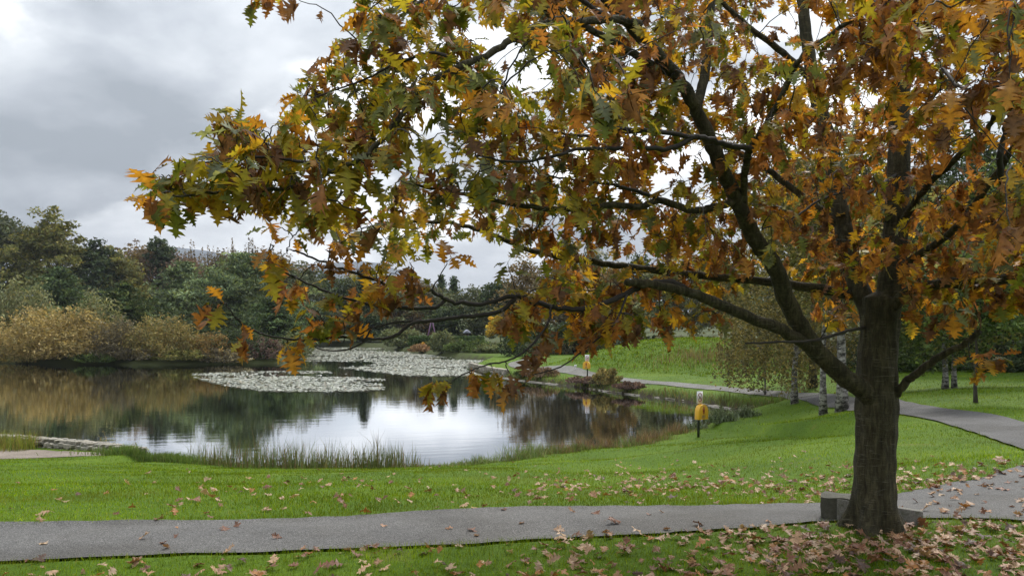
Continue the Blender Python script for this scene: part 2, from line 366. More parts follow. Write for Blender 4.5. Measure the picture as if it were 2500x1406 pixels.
UPs[:, 1] += .030 * nz(UPs, 3.3, 1.0) + .015 * nz(UPs, 9.0, 4.0); LOs[:, 1] += .035 * nz(LOs, 2.7, 2.0) + .018 * nz(LOs, 8.0, 5.0)   # crumbling edges
NEARPOLY = np.vstack([UPs + np.array([0, .06]), LOs[::-1]])
RPATH = smooth_line(np.array([(8.7, 9.2), (9.2, 11.5), (10.1, 14.5), (11.2, 17.6), (12.0, 21.0), (12.3, 24.5), (13.5, 30.0), (15.0, 38.0), (15.9, 45.0), (12.8, 54.9), (9.4, 60.3), (6.6, 66.4), (4.0, 72.6), (1.0, 78.5), (0.6, 86), (3, 96)]), 10)
GRAVEL = smooth_line(np.array([(-40, 31.5), (-26, 30.6), (-19, 29.3), (-15.6, 28.2), (-13.7, 26.9), (-14.8, 25.5), (-17, 24.5), (-22, 24.2), (-40, 24.5)]), 6)
_cp = []
for y in (-40, -12, 0, 4, 6.5, 8.2):
    for x in (-60, -25, -12, -6, 0, 4, 8, 14, 30): _cp.append((x, y, 3.0))
for x in (-40, -26, -16, -10, -5, 0, 4):
    for y in (10, 13, 17, 21, 25): _cp.append((x, y, 3.0 - 2.55 * (y - 8.2) / (26.8 - 8.2)))
_cp += [(7.6, 11, 2.95), (7.6, 14, 2.72), (7, 18.3, 2.2), (7.8, 24.5, 1.6), (5, 27, .75), (4, 22, 1.25), (9, 29, 1.2), (9, 34, .6), (12, 37, .75), (12.2, 30, 1.55), (13.6, 38, 1.1),
        (10.1, 14.5, 2.8), (11.2, 17.6, 2.6), (12, 21, 2.5), (12.3, 24.5, 2.35), (13.5, 30, 2.0), (15, 38, 1.4), (15.9, 45, .85), (12.8, 54.9, .58), (9.4, 60.3, .55), (6.6, 66.4, .55), (4, 72.6, .55), (1, 78.5, .55), (0.6, 86, .6),
        (16, 14, 2.9), (18, 20, 2.7), (14.7, 25, 2.43), (19.3, 35, 2.05), (22, 28, 2.6), (20, 45, 1.5), (28, 45, 1.9), (24, 55, 1.5), (40, 40, 2.6), (45, 60, 2.2), (60, 90, 2.0), (30, 75, 1.4), (30, 100, 1.2), (10, 110, 0.9), (0, 120, .7), (60, 20, 3.2),
        (-10, 130, .6), (-20, 165, .7), (-50, 190, .8), (-40, 100, .6), (-60, 105, .8), (-90, 110, 1.0), (-50, 130, 1.5), (-90, 150, 2.0), (-110, 40, 2), (-105, 80, 1.5), (0, 200, 1.0), (80, 200, 2.0), (-150, 200, 3), (0, 600, 4), (300, 600, 6), (-300, 600, 6), (900, 1600, 6), (-900, 1600, 6), (0, 1600, 6), (-900, 0, 4), (900, 0, 4)]
_cp = np.array(_cp, float)
def _mq(a, b): return np.sqrt(((a[:, None, :] - b[None, :, :]) ** 2).sum(-1) + 2.0)
_wm = np.linalg.solve(_mq(_cp[:, :2], _cp[:, :2]) + 0.02 * np.eye(len(_cp)), _cp[:, 2] - 1.5)
def land_raw(x, y):
    q = np.stack([x, y], -1).reshape(-1, 2)
    z = np.concatenate([_mq(c, _cp[:, :2]) @ _wm for c in np.array_split(q, max(1, len(q) // 20000))]) + 1.5
    z = np.where(q[:, 1] < 8.4, 3.0 + (z - 3.0) * np.clip((q[:, 1] - 7.6) / .8, 0, 1), z)
    z = np.clip(z, 0.2, 8.0)
    # grassed mound beyond the lakeside path
    ux, uy = (q[:, 0] - 16.5) / 13.5, (q[:, 1] - 76) / 11.5
    rr = np.sqrt(ux ** 2 + uy ** 2); t = np.clip(1.12 - rr, 0, 1); mound = 2.5 * (t * t * (3 - 2 * t)) ** 0.8
    z = z + mound + np.where(mound > .05, 0.07 * nz(q, 1.9, 1.0) + .05 * nz(q, 4.3, 2.0), 0)
    z += np.where(q[:, 1] > 9.5, 0.03 * nz(q, .8, 3.0), 0.0)
    s = poly_sd(SHORE, q)
    nearb = (q[:, 1] < 37) & (q[:, 0] > -12.8) & (q[:, 0] < 9); bank = np.where(nearb, 0.05 + 0.15 * np.maximum(s, 0) ** 1.05, 0.10 + 0.9 * np.maximum(s, 0) ** 0.8)
    land = np.minimum(z, bank + 0.04 * nz(q, 2.3, 5.0))
    zz = np.where(s > 0, np.maximum(land, 0.03), np.maximum(-0.9, 0.03 + 0.55 * s))
    np_ = poly_sd(NEARPOLY, q); zz = zz - 0.045 * np.clip(1 - (np_ + 0.06) / 0.10, 0, 1)
    rp = line_dist(RPATH, q) - .9; zz = zz - 0.06 * np.clip(1 - (rp + 0.1) / 0.3, 0, 1) * (s > 0.2)
    gp = poly_sd(GRAVEL, q); zz = zz - 0.05 * np.clip(1 - gp / 0.2, 0, 1) * (s > 0.2)
    return zz, s, np_, rp, gp
def axis(a, lo, hi, n): 
    t = np.linspace(np.arcsinh(lo / a), np.arcsinh(hi / a), n); return a * np.sinh(t)
GX = axis(7.0, -900, 900, 360)
GY = np.concatenate([np.linspace(-30, 4.5, 16, endpoint=False), 4.5 + axis(5.0, 0, 1600, 410)])
_gx, _gy = np.meshgrid(GX, GY)
_z, _s, _np, _rp, _gp = land_raw(_gx.ravel(), _gy.ravel())
GZ = _z.reshape(_gx.shape); GS = _s.reshape(_gx.shape)
def bil(A, x, y):
    x = np.asarray(x, float); y = np.asarray(y, float)
    i = np.clip(np.searchsorted(GX, x) - 1, 0, len(GX) - 2); j = np.clip(np.searchsorted(GY, y) - 1, 0, len(GY) - 2)
    u = np.clip((x - GX[i]) / (GX[i + 1] - GX[i]), 0, 1); v = np.clip((y - GY[j]) / (GY[j + 1] - GY[j]), 0, 1)
    return (A[j, i] * (1 - u) + A[j, i + 1] * u) * (1 - v) + (A[j + 1, i] * (1 - u) + A[j + 1, i + 1] * u) * v
def gz(x, y): return bil(GZ, x, y)
def gzf(x, y): return float(gz(x, y))
def hit(px, py, dmin=5.0, dmax=160.0):
    """ground points under picture positions"""
    px = np.asarray(px, float); py = np.asarray(py, float); ds = dmin * (dmax / dmin) ** np.linspace(0, 1, 500)
    D = np.full(px.shape, np.nan); done = np.zeros(px.shape, bool)
    for d in ds:
        x = (px - CX) / F * d; z = ZC - (py - HY) / F * d; h = ~done & (z <= gz(x, np.full_like(x, d)))
        D[h] = d; done |= h
    return (px - CX) / F * D, D, gz((px - CX) / F * D, np.nan_to_num(D, nan=1.0))
def build_ground():
    ny, nx = _gx.shape
    V = np.stack([_gx.ravel(), _gy.ravel(), _z], -1)
    i, j = np.meshgrid(np.arange(ny - 1), np.arange(nx - 1), indexing='ij'); a = i * nx + j
    Q = np.stack([a, a + 1, a + nx + 1, a + nx], -1).reshape(-1, 4)
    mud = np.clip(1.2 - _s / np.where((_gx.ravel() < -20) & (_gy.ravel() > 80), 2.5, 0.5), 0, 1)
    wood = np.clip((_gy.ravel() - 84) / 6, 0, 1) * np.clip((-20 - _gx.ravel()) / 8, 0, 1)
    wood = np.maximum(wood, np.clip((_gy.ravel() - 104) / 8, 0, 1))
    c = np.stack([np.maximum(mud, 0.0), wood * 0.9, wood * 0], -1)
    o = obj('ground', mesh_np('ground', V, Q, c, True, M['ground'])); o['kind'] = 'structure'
build_ground()
def sheet(name, poly_a, poly_b, mat, lift, ncross=8, label=None):
    n = min(len(poly_a), len(poly_b)); t = np.linspace(0, 1, n * 2)
    def res(P):
        s = np.concatenate([[0], np.cumsum(np.linalg.norm(np.diff(P, axis=0), axis=1))]); s /= s[-1]
        return np.stack([np.interp(t, s, P[:, 0]), np.interp(t, s, P[:, 1])], -1)
    A, B = res(poly_a), res(poly_b); k = np.linspace(0, 1, ncross)[None, :, None]
    G = A[:, None] * (1 - k) + B[:, None] * k; m = len(A)
    z = gz(G[..., 0], G[..., 1]) + lift
    V = np.dstack([G, z]).reshape(-1, 3)
    i, j = np.meshgrid(np.arange(m - 1), np.arange(ncross - 1), indexing='ij'); a = i * ncross + j
    Q = np.stack([a, a + 1, a + ncross + 1, a + ncross], -1).reshape(-1, 4)
    o = obj(name, mesh_np(name, V, Q, None, True, mat)); o['kind'] = 'structure'; return o
sheet('path', LOs, UPs + np.array([0, .07]), M['asphalt'], 0.030, 12)
_t = np.gradient(RPATH, axis=0); _t /= np.linalg.norm(_t, axis=1)[:, None]; _n = np.stack([-_t[:, 1], _t[:, 0]], -1)
_w = np.interp(np.arange(len(RPATH)), [0, 8, 40, len(RPATH)], [1.2, .95, .85, .85])[:, None]
_k = 78
sheet('branch_path', (RPATH - _n * _w)[:_k], (RPATH + _n * _w)[:_k], M['asphalt2'], 0.036, 6)
sheet('lakeside_path', (RPATH - _n * _w)[_k - 1:], (RPATH + _n * _w)[_k - 1:], M['farpath'], 0.045, 6)
_g2 = GRAVEL; _h = len(_g2) // 2
sheet('gravel_patch', _g2[:_h + 1], _g2[_h:][::-1], M['gravel'], 0.03, 14)
# lake
V = np.array([(-260, 12, 0), (120, 12, 0), (120, 230, 0), (-260, 230, 0)], float)
tag(obj('water', mesh_np('water', V, np.array([(0, 1, 2, 3)]), None, False, M['water'])), kind='structure')
# far hills
def build_hills():
    rp = np.array([(-2500, 640), (-900, 600), (-300, 640), (200, 655), (330, 628), (430, 604), (500, 612), (560, 622), (660, 640), (760, 648), (830, 640), (880, 638), (930, 643), (990, 664), (1040, 688), (1100, 708), (1200, 722), (1500, 735), (2200, 725), (3200, 700), (5000, 720)], float)
    px = np.linspace(-2500, 5000, 500); py = np.interp(px, rp[:, 0], rp[:, 1]) + 1.2 * nz(np.stack([px * .03, px * 0], -1), 1.0)
    D = 2400.0; k = np.linspace(0, 1, 9)
    top = np.stack([(px - CX) / F * D, np.full_like(px, D), ZC + (HY - py) / F * D], -1)
    V = []
    for f in k: V.append(np.stack([top[:, 0] * (0.66 + .34 * f), D * (.62 + .38 * f) + 0 * px, -3 + (top[:, 2] + 3) * f ** 1.2], -1))
    V.append(np.stack([top[:, 0] * 1.3, np.full_like(px, D * 1.35), np.full_like(px, -3.)], -1))
    V = np.stack(V, 0); m, n = V.shape[:2]
    i, j = np.meshgrid(np.arange(m - 1), np.arange(n - 1), indexing='ij'); a = i * n + j
    Q = np.stack([a, a + 1, a + n + 1, a + n], -1).reshape(-1, 4)
    tag(obj('hills', mesh_np('hills', V.reshape(-1, 3), Q, None, True, M['hill'])), kind='structure')
build_hills()
# ------------------------------------------------------------------ background trees and shrubs
def leaf_quads(P, size, aspect, rng, axis_dir=None, axis_w=0.0, flat=0.0):
    n = len(P); a = rng.standard_normal((n, 3)); 
    if axis_dir is not None: a = a / (np.linalg.norm(a, axis=1)[:, None] + 1e-9) + axis_w * axis_dir
    a /= np.linalg.norm(a, axis=1)[:, None] + 1e-9
    b = np.cross(a, rng.standard_normal((n, 3)) + np.array([0, 0, 1e-3])); 
    if flat: b[:, 2] *= (1 - flat)
    b /= np.linalg.norm(b, axis=1)[:, None] + 1e-9
    s = np.broadcast_to(np.asarray(size, float), (n,)) * rng.uniform(.65, 1.35, n)
    a = a * s[:, None] * 0.5; b = b * (s * aspect)[:, None] * 0.5
    V = np.stack([P - a * 1.1, P + b * 1.1 + a * .7, P - b * 1.1 + a * .9], 1).reshape(-1, 3)
    T = np.arange(n * 3).reshape(n, 3)
    return V, T
def pick_cols(pal, n, rng, jit=0.22):
    """pal: list of (rgb, weight)"""
    c = np.array([p[0] for p in pal]); w = np.array([p[1] for p in pal], float); w /= w.sum()
    x = c[rng.choice(len(c), n, p=w)] * np.exp(jit * rng.standard_normal(n))[:, None]
    return np.clip(x * 1.22, 0, .9)
PAL = {
 'dark': [((.044, .066, .028), 5), ((.064, .078, .033), 3), ((.030, .046, .022), 3)],
 'darkgrey': [((.072, .088, .048), 5), ((.100, .104, .052), 3)],
 'pine': [((.056, .086, .036), 5), ((.082, .112, .044), 3), ((.028, .046, .026), 2)],
 'bluepine': [((.084, .116, .058), 5), ((.118, .145, .064), 3), ((.050, .072, .040), 2)],
 'layer': [((.040, .062, .024), 5), ((.085, .100, .032), 2)],
 'olive': [((.135, .140, .042), 5), ((.185, .160, .050), 3), ((.09, .098, .036), 3)],
 'olivegold': [((.200, .170, .062), 5), ((.240, .180, .070), 3), ((.13, .125, .050), 3)],
 'gold': [((.265, .205, .080), 6), ((.310, .235, .105), 3), ((.190, .160, .068), 3)],
 'brown': [((.150, .108, .056), 5), ((.180, .125, .050), 2), ((.10, .088, .048), 3)],
 'rose': [((.165, .110, .078), 4), ((.13, .10, .066), 3)],
 'sage': [((.165, .180, .090), 5), ((.200, .190, .090), 3), ((.115, .130, .066), 3)],
 'scrub': [((.140, .122, .078), 5), ((.170, .140, .066), 2), ((.090, .080, .056), 3)],
 'orange': [((.230, .140, .050), 4), ((.200, .150, .055), 4), ((.12, .11, .045), 2)],
 'yellow': [((.520, .370, .050), 6), ((.420, .300, .050), 3)],
 'purple': [((.135, .088, .072), 5), ((.09, .066, .056), 3)],
 'willow': [((.140, .165, .080), 5), ((.110, .135, .065), 3), ((.18, .18, .08), 2)],
 'birch': [((.130, .115, .042), 5), ((.180, .140, .044), 3), ((.080, .080, .036), 3)],
 'green': [((.075, .115, .034), 5), ((.110, .140, .040), 3), ((.045, .065, .026), 3)],
 'straw': [((.300, .200, .110), 5), ((.240, .150, .09), 3)],
 'greyconifer': [((.115, .135, .105), 5), ((.085, .105, .080), 3)],
 'hedge': [((.050, .090, .030), 5), ((.07, .105, .034), 2)],
}
def clumps_to_leaves(C, rad, per, rng, squash=0.7):
    n = len(C); k = np.repeat(np.arange(n), per)
    o = rng.standard_normal((len(k), 3)); o /= np.linalg.norm(o, axis=1)[:, None]; o *= (rng.random(len(k)) ** 0.45)[:, None]
    o[:, 2] *= squash
    return C[k] + o * np.asarray(rad)[k][:, None], k
def crown_broad(h, w, rng, pal, leaf, n, base=.22, loose=0.0, shape=1.0):
    n = int(n * 1.7); leaf = leaf * 1.25; nc = int(np.clip(n / 60, 30, 200))
    d = rng.standard_normal((nc, 3)); d /= np.linalg.norm(d, axis=1)[:, None]; d[:, 2] = np.where(d[:, 2] < -.55, -d[:, 2], d[:, 2])
    r = rng.uniform(.25, 1, nc) ** 0.5 * (1 + .22 * nz(d, 2.6, rng.uniform(0, 9)) + loose * .2 * rng.standard_normal(nc))
    cz = h * (base + (1 - base) * .48); hz = h * (1 - base) * .50
    wz = (1 - .30 * np.maximum(d[:, 2], 0) ** 2 * shape)
    C = np.stack([d[:, 0] * r * w * .46 * wz, d[:, 1] * r * w * .46 * wz, cz + d[:, 2] * r * hz], -1)
    rad = w * rng.uniform(.09, .19, nc) * (1 - loose * .35)
    P, k = clumps_to_leaves(C, rad, max(6, n // nc), rng)
    col = pick_cols(pal, len(P), rng) * np.exp(.20 * rng.standard_normal(nc))[k][:, None]
    V, T = leaf_quads(P, leaf, .62, rng); return V, T, np.repeat(col, 3, 0), C
def crown_pine(h, w, rng, pal, leaf, n, base=.12, layered=1.0):
    n = int(n * 1.8); leaf = leaf * 1.35; nt = int(9 + 5 * layered); C, rad = [], []
    for i in range(nt):
        f = i / (nt - 1); z = h * (base + (1 - base) * f * .98); rr = w * .5 * max(0.10, math.sin(min(1, (1.06 - f) * 1.05) * math.pi * .5) ** .8) * rng.uniform(.85, 1.1)
        if f < .12: rr *= .8
        nb = max(3, int(4 + 12 * rr / (w * .5)))
        for b in range(nb):
            a = rng.uniform(0, 2 * math.pi); L = rr * rng.uniform(.45, 1.08)
            for q in np.linspace(.25, 1, 4):
                C.append((math.cos(a) * L * q, math.sin(a) * L * q, z + .10 * L * q * q * rng.uniform(-.5, 1.3) + rng.normal(0, .012 * h))); rad.append(max(w * .060, .034 * h) * rng.uniform(.8, 1.5))
    C = np.array(C); rad = np.array(rad)
    P, k = clumps_to_leaves(C, rad, max(4, n // len(C)), rng, .42)
    col = pick_cols(pal, len(P), rng) * np.exp(.36 * rng.standard_normal(len(C)))[k][:, None]
    V, T = leaf_quads(P, leaf, .34, rng, np.array([0, 0, 1.0]), .9); return V, T, np.repeat(col, 3, 0), C
def crown_shrub(h, w, rng, pal, leaf, n, depth=.7, spiky=.5):
    n = int(n * 1.5); leaf = leaf * 1.2; ns = max(14, int(n / 42)); a = rng.uniform(0, 2 * np.pi, ns); rho = np.sqrt(rng.random(ns))
    top = h * np.sqrt(np.maximum(.03, 1 - (rho * .98) ** 2.4)) * rng.uniform(.72, 1.06, ns)
    X, Y = np.cos(a) * rho * w * .5, np.sin(a) * rho * w * .5 * depth
    per = max(6, n // ns); t = rng.random((ns, per)) ** .62
    P = np.stack([X[:, None] * (.55 + .45 * t) + rng.normal(0, .028 * w, (ns, per)), Y[:, None] * (.55 + .45 * t) + rng.normal(0, .028 * w, (ns, per)), top[:, None] * (.02 + .98 * t) + rng.normal(0, .02 * h, (ns, per))], -1)
    col = pick_cols(pal, ns * per, rng) * np.repeat(np.exp(.2 * rng.standard_normal(ns)), per)[:, None]
    P = P.reshape(-1, 3); P[:, 2] = np.maximum(P[:, 2], .03)
    V, T = leaf_quads(P, leaf, .45, rng, np.array([0, 0, 1.0]), spiky); return V, T, np.repeat(col, 3, 0), None
def crown_birch(h, w, rng, pal, leaf, n, base=.3, droop=.28):
    n = int(n * 1.6); leaf = leaf * 1.2; ns = max(40, n // 34); d = rng.standard_normal((ns, 3)); d /= np.linalg.norm(d, axis=1)[:, None]
    r = rng.uniform(.35, 1, ns) ** .6; cz = h * (base + (1 - base) * .5)
    S = np.stack([d[:, 0] * r * w * .46, d[:, 1] * r * w * .46, cz + d[:, 2] * r * h * (1 - base) * .5], -1)
    per = max(8, n // ns); t = rng.random((ns, per)); L = h * droop * rng.uniform(.4, 1.2, ns)
    out = d[:, :2] * .12 * L[:, None]
    P = S[:, None, :] + np.stack([out[:, 0:1] * np.sqrt(t) + rng.normal(0, .016 * w, (ns, per)), out[:, 1:2] * np.sqrt(t) + rng.normal(0, .016 * w, (ns, per)), -L[:, None] * t], -1)
    P = P.reshape(-1, 3); lo = .05 * h; P[:, 2] = np.where(P[:, 2] < lo, lo + rng.random(len(P)) ** .7 * .35 * h, P[:, 2])
    col = pick_cols(pal, len(P), rng) * np.repeat(np.exp(.2 * rng.standard_normal(ns)), per)[:, None]
    V, T = leaf_quads(P, leaf, .7, rng, np.array([0, 0, -1.0]), .5); return V, T, np.repeat(col, 3, 0), S[::3]
def trunk_mesh(h, r, rng, mat, C=None, lean=(0, 0), nb=14, sides=7, top=.9, wob=.018):
    mb = MB(); k = 9; t = np.linspace(0, 1, k)
    P = np.stack([lean[0] * t * h + rng.normal(0, wob * h, k) * t, lean[1] * t * h + rng.normal(0, wob * h, k) * t, t * h * top], -1); P[0, :2] = 0; P[0, 2] = -.25
    rad = r * (1 - .85 * t); rad[0] *= 1.45
    mb.add(*tube(P, rad, sides))
    if C is not None and len(C):
        for c in C[rng.choice(len(C), min(nb, len(C)), replace=False)]:
            f = np.clip((c[2] / (h * top)) * .72, .15, .88); s = np.array([np.interp(f, t, P[:, q]) for q in range(3)]); s[2] = f * h * top
            m = (s + c) / 2 + np.array([0, 0, .04 * h]) * rng.uniform(-.3, 1); L = smooth_line(np.array([s, m, c]), 4)
            mb.add(*tube(L, np.linspace(r * (1 - .85 * f) * .5, .012, len(L)), 4))
    return mb.mesh('trunk', mat)
TREE_N = 0
def tree(kind, name, px, ptop, wpx, d, pal, label, cat='tree', n=3000, leaf=.30, trunk=None, base=None, group=None, mat='trunk', lean=(0, 0), pbase=None, **kw):
    global TREE_N; TREE_N += 1; rng = np.random.default_rng(1000 + TREE_N)
    x = (px - CX) / F * d; z0 = max(gzf(x, d), 0.02); h = ZC + (HY - ptop) / F * d - z0; w = wpx / F * d
    root = empty(name, (x, d, z0), label, cat, group, 0.0)
    pal = PAL[pal]
    if base is not None: kw['base'] = base
    f = {'broad': crown_broad, 'pine': crown_pine, 'shrub': crown_shrub, 'birch': crown_birch}[kind]
    V, T, c, C = f(h, w, rng, pal, leaf, n, **kw)
    zt = np.percentile(V[:, 2], 99.6); V[:, 2] *= np.clip(h / max(zt, .1), .7, 1.5)
    wt = np.percentile(V[:, 0], 98.5) - np.percentile(V[:, 0], 1.5); kx = np.clip(w / max(wt, .1), .7, 1.5); V[:, :2] *= kx
    if C is not None: C = C * np.array([kx, kx, np.clip(h / max(zt, .1), .7, 1.5)])
    if lean != (0, 0): V[:, 0] += lean[0] * V[:, 2]; V[:, 1] += lean[1] * V[:, 2]
    V[:, 2] = np.maximum(V[:, 2], 0.0)
    obj('crown', mesh_np('crown', V, T, c, False, M['crown']), root)
    if kind == 'shrub':
        mb = MB()
        for q in range(9):
            a = rng.uniform(0, 6.28); rr = rng.uniform(.1, .42) * w
            mb.add(*tube(smooth_line(np.array([(rr * .3 * math.cos(a), rr * .2 * math.sin(a), -.1), (rr * .6 * math.cos(a), rr * .4 * math.sin(a), h * .4), (rr * math.cos(a), rr * .6 * math.sin(a), h * .8)]), 3), np.linspace(.03 * h ** .5, .006, 7), 4))
        obj('stems', mb.mesh('stems', M['trunk']), root)
    else:
        obj('trunk', trunk_mesh(h, trunk or max(.1, .018 * h), rng, M[mat], C, lean), root)
    return root
# left bank: tall trees at the back, pines and thickets before them
T_ = tree
T_('broad', 'dark_tree', 5, 522, 170, 190, 'darkgrey', 'grey-green tall tree at the left edge of the picture', n=5200, leaf=0.65, base=.1)
T_('broad', 'tall_tree', 118, 512, 168, 185, 'olive', 'tallest olive-yellow tree of the left bank with a loose airy top', n=6500, leaf=0.61, base=.08, loose=.5)
T_('broad', 'dark_tree', 232, 588, 120, 190, 'dark', 'dark green tree right of the tallest olive tree', n=4200, leaf=0.57, base=.06)
T_('broad', 'olive_tree', 292, 606, 130, 195, 'olive', 'olive-brown tree behind the small layered pine', n=4200, leaf=0.56, base=.05)
T_('broad', 'brown_tree', 352, 600, 150, 215, 'brown', 'brown autumn tree on the skyline left of the dark round crown', n=3800, leaf=0.56, base=.05, loose=.3)
T_('broad', 'dark_tree', 398, 583, 95, 210, 'dark', 'dark green rounded crown sticking out of the brown skyline trees', n=3200, leaf=0.56, base=.05, loose=.2)
T_('broad', 'rose_brown_tree', 445, 612, 200, 215, 'rose', 'dull rose-brown tree between dark round crown and large pine', n=4200, leaf=0.55, base=.05)
T_('broad', 'slender_birch', 330, 586, 60, 222, 'rose', 'nearly leafless pale crown left of the dark round skyline crown', n=700, leaf=0.40, base=.3, loose=1.0)
for px, pt, lab in ((462, 592, 'thin half-bare birch on the skyline, first right of dark round crown'), (505, 602, 'thin half-bare birch on the skyline, second right of dark round crown'),
                    (566, 586, 'pointed half-bare birch on the skyline above the large pine'), (618, 584, 'half-bare olive birch on the skyline just left of the oak branch tip'), (528, 606, 'shortest half-bare birch on the skyline above the large pine')):
    T_('birch', 'slender_birch', px, pt, 46 if px != 618 else 66, 220, 'brown', lab, n=1000 if px != 618 else 1800, leaf=.34, base=.3, group='half-bare birches on the skyline')
T_('broad', 'brown_tree', 660, 612, 180, 225, 'brown', 'brown tree mass behind the right shoulder of the large pine', n=4200, leaf=0.55, base=.04, loose=.3)
T_('broad', 'brown_tree', 560, 616, 170, 225, 'scrub', 'grey-brown tree behind the top of the large pine', n=3600, leaf=0.55, base=.04, loose=.3)
T_('pine', 'spreading_pine', 142, 655, 205, 136, 'pine', 'dome-shaped dark pine behind the golden bush', n=6500, leaf=0.43)
T_('pine', 'large_pine', 590, 622, 330, 130, 'bluepine', 'largest blue-green pine leaning over the left bank', n=12000, leaf=0.44, base=.03)
T_('pine', 'spreading_pine', 448, 640, 200, 137, 'bluepine', 'blue-green pine left of the largest pine', n=6000, leaf=0.45, base=.04)
T_('pine', 'spreading_pine', 680, 712, 150, 113, 'pine', 'low dark pine at the point of the left bank', n=5200, leaf=0.35, base=.02)
T_('pine', 'layered_pine', 302, 692, 152, 112, 'layer', 'small flat-topped pine with layered dark branches', n=5200, leaf=0.33, base=.34, layered=.2)
T_('shrub', 'pale_willow', 40, 684, 190, 112, 'sage', 'pale sage-green willow at the left edge above the golden bush', cat='shrub', n=5200, leaf=0.37, spiky=1.2)
T_('shrub', 'golden_bush', 138, 752, 262, 96, 'gold', 'wide golden-brown bush on the left bank', cat='bush', n=8500, leaf=.26)
T_('shrub', 'sage_shrub', 235, 712, 130, 100, 'sage', 'grey-green shrub between golden bush and layered pine', cat='shrub', n=2600, leaf=.26)
T_('shrub', 'scrub_thicket', 288, 778, 120, 95, 'scrub', 'bare grey-brown thicket right of the golden bush', cat='shrub', n=3200, leaf=.22)
T_('shrub', 'olive_bush', 395, 772, 175, 95.6, 'olivegold', 'olive-gold bush in the middle of the left bank', cat='bush', n=5000, leaf=.24)
T_('shrub', 'orange_bush', 508, 812, 120, 96, 'orange', 'dull orange bush left of the dark pine shade on the bank', cat='bush', n=2800, leaf=.22)
T_('shrub', 'purple_shrub', 640, 822, 105, 98, 'purple', 'purple-brown low shrub under the large pine by the water', cat='shrub', n=2400, leaf=.20)
T_('shrub', 'dark_thicket', 590, 800, 160, 98.5, 'dark', 'dark thicket in the shade below the large pine', cat='shrub', n=3000, leaf=.26)
T_('shrub', 'green_shrub', 720, 812, 80, 106, 'willow', 'grey-green shrub at the tip of the left bank', cat='shrub', n=2200, leaf=.22)
T_('shrub', 'low_thicket', 60, 830, 190, 97, 'olivegold', 'low olive thicket at the water under the golden bush', cat='shrub', n=2600, leaf=.22)
for i, (px, pt, w, pal, lab) in enumerate(((330, 846, 130, 'scrub', 'low scrubby edge growth left of centre on the left bank'), (440, 848, 140, 'olive', 'low olive edge growth below the olive-gold bush'), (550, 850, 120, 'scrub', 'low brown edge growth below the orange bush'), (240, 858, 110, 'green', 'low green tuft between golden bush and the water'), (-30, 850, 120, 'scrub', 'low edge growth at the far left of the lake'))):
    T_('shrub', 'bank_scrub', px, pt, w, {330: 94.2, 440: 94.6, 550: 95.2, 240: 94.2, -30: 99}[px], pal, lab, cat='shrub', n=2000, leaf=.20)
# far woodland across the lake
far = [(735, 642, 130, 168, 'darkgrey', 'broad', 'dark grey-green tree right behind the left bank point'), (800, 664, 150, 182, 'dark', 'broad', 'dark tree left of the blue hill end'), (870, 674, 140, 186, 'darkgrey', 'broad', 'grey-green tree below the blue hill'),
       (888, 648, 42, 176, 'dark', 'pine', 'slim dark conifer standing against the blue hill'), (935, 706, 120, 180, 'olive', 'broad', 'olive tree right of the slim conifer'), (965, 700, 90, 170, 'sage', 'broad', 'pale green tree above the far willow'),
       (1020, 690, 130, 178, 'scrub', 'broad', 'grey-brown bare-looking tree in the far wood'), (1078, 672, 46, 182, 'dark', 'pine', 'left one of two dark conifers in the far wood'), (1108, 677, 46, 184, 'dark', 'pine', 'right one of two dark conifers in the far wood'),
       (1090, 708, 140, 174, 'darkgrey', 'broad', 'grey-green tree before the two far conifers'), (1165, 702, 140, 168, 'darkgrey', 'broad', 'dull green tree behind the purple swing frame'), (1232, 690, 120, 160, 'dark', 'broad', 'dark tree behind the yellow tree'),
       (760, 742, 130, 160, 'dark', 'broad', 'dark shaded tree at the far left corner of the water'), (840, 760, 120, 170, 'scrub', 'broad', 'brown shaded tree at the far end of the water'), (905, 768, 100, 166, 'dark', 'broad', 'dark tree at the far water edge left of the willow'),
       (1000, 752, 110, 172, 'brown', 'broad', 'brown tree behind the far willow'), (1110, 748, 120, 166, 'dark', 'broad', 'dark tree behind the small hut'), (1180, 760, 100, 150, 'darkgrey', 'broad', 'shaded tree right of the small hut')]
for px, pt, w, d, pal, kind, lab in far:
    T_(kind, 'far_conifer' if kind == 'pine' else 'far_tree', px, pt, w, d, pal, lab, n=2600 if kind == 'broad' else 2600, leaf=.44, base=.03, group='trees across the lake', **({'layered': 3.2} if kind == 'pine' else {}))
T_('shrub', 'far_willow', 978, 800, 96, 142, 'willow', 'rounded grey-green willow at the far right shore', cat='shrub', n=2600, leaf=.34, spiky=1.0)
T_('shrub', 'shore_willow', 1082, 808, 66, 118, 'willow', 'upright grey-green willow right of the straw-coloured reeds', cat='shrub', n=2400, leaf=.26, spiky=1.0)
T_('shrub', 'shore_willow', 1150, 828, 120, 115, 'green', 'low dark green shrub on the far shore below the hut', cat='shrub', n=2600, leaf=.26)
T_('shrub', 'shore_willow', 1210, 836, 90, 112, 'willow', 'low grey-green shrub on the far shore under the yellow tree', cat='shrub', n=2200, leaf=.26)
T_('shrub', 'straw_reeds', 1032, 840, 56, 126, 'straw', 'straw-coloured reeds between two far willows', cat='reeds', n=1200, leaf=.34, spiky=3.0)
T_('broad', 'yellow_tree', 1222, 772, 72, 130, 'yellow', 'small bright yellow tree across the lake', n=1500, leaf=.26, base=.1, loose=.4)
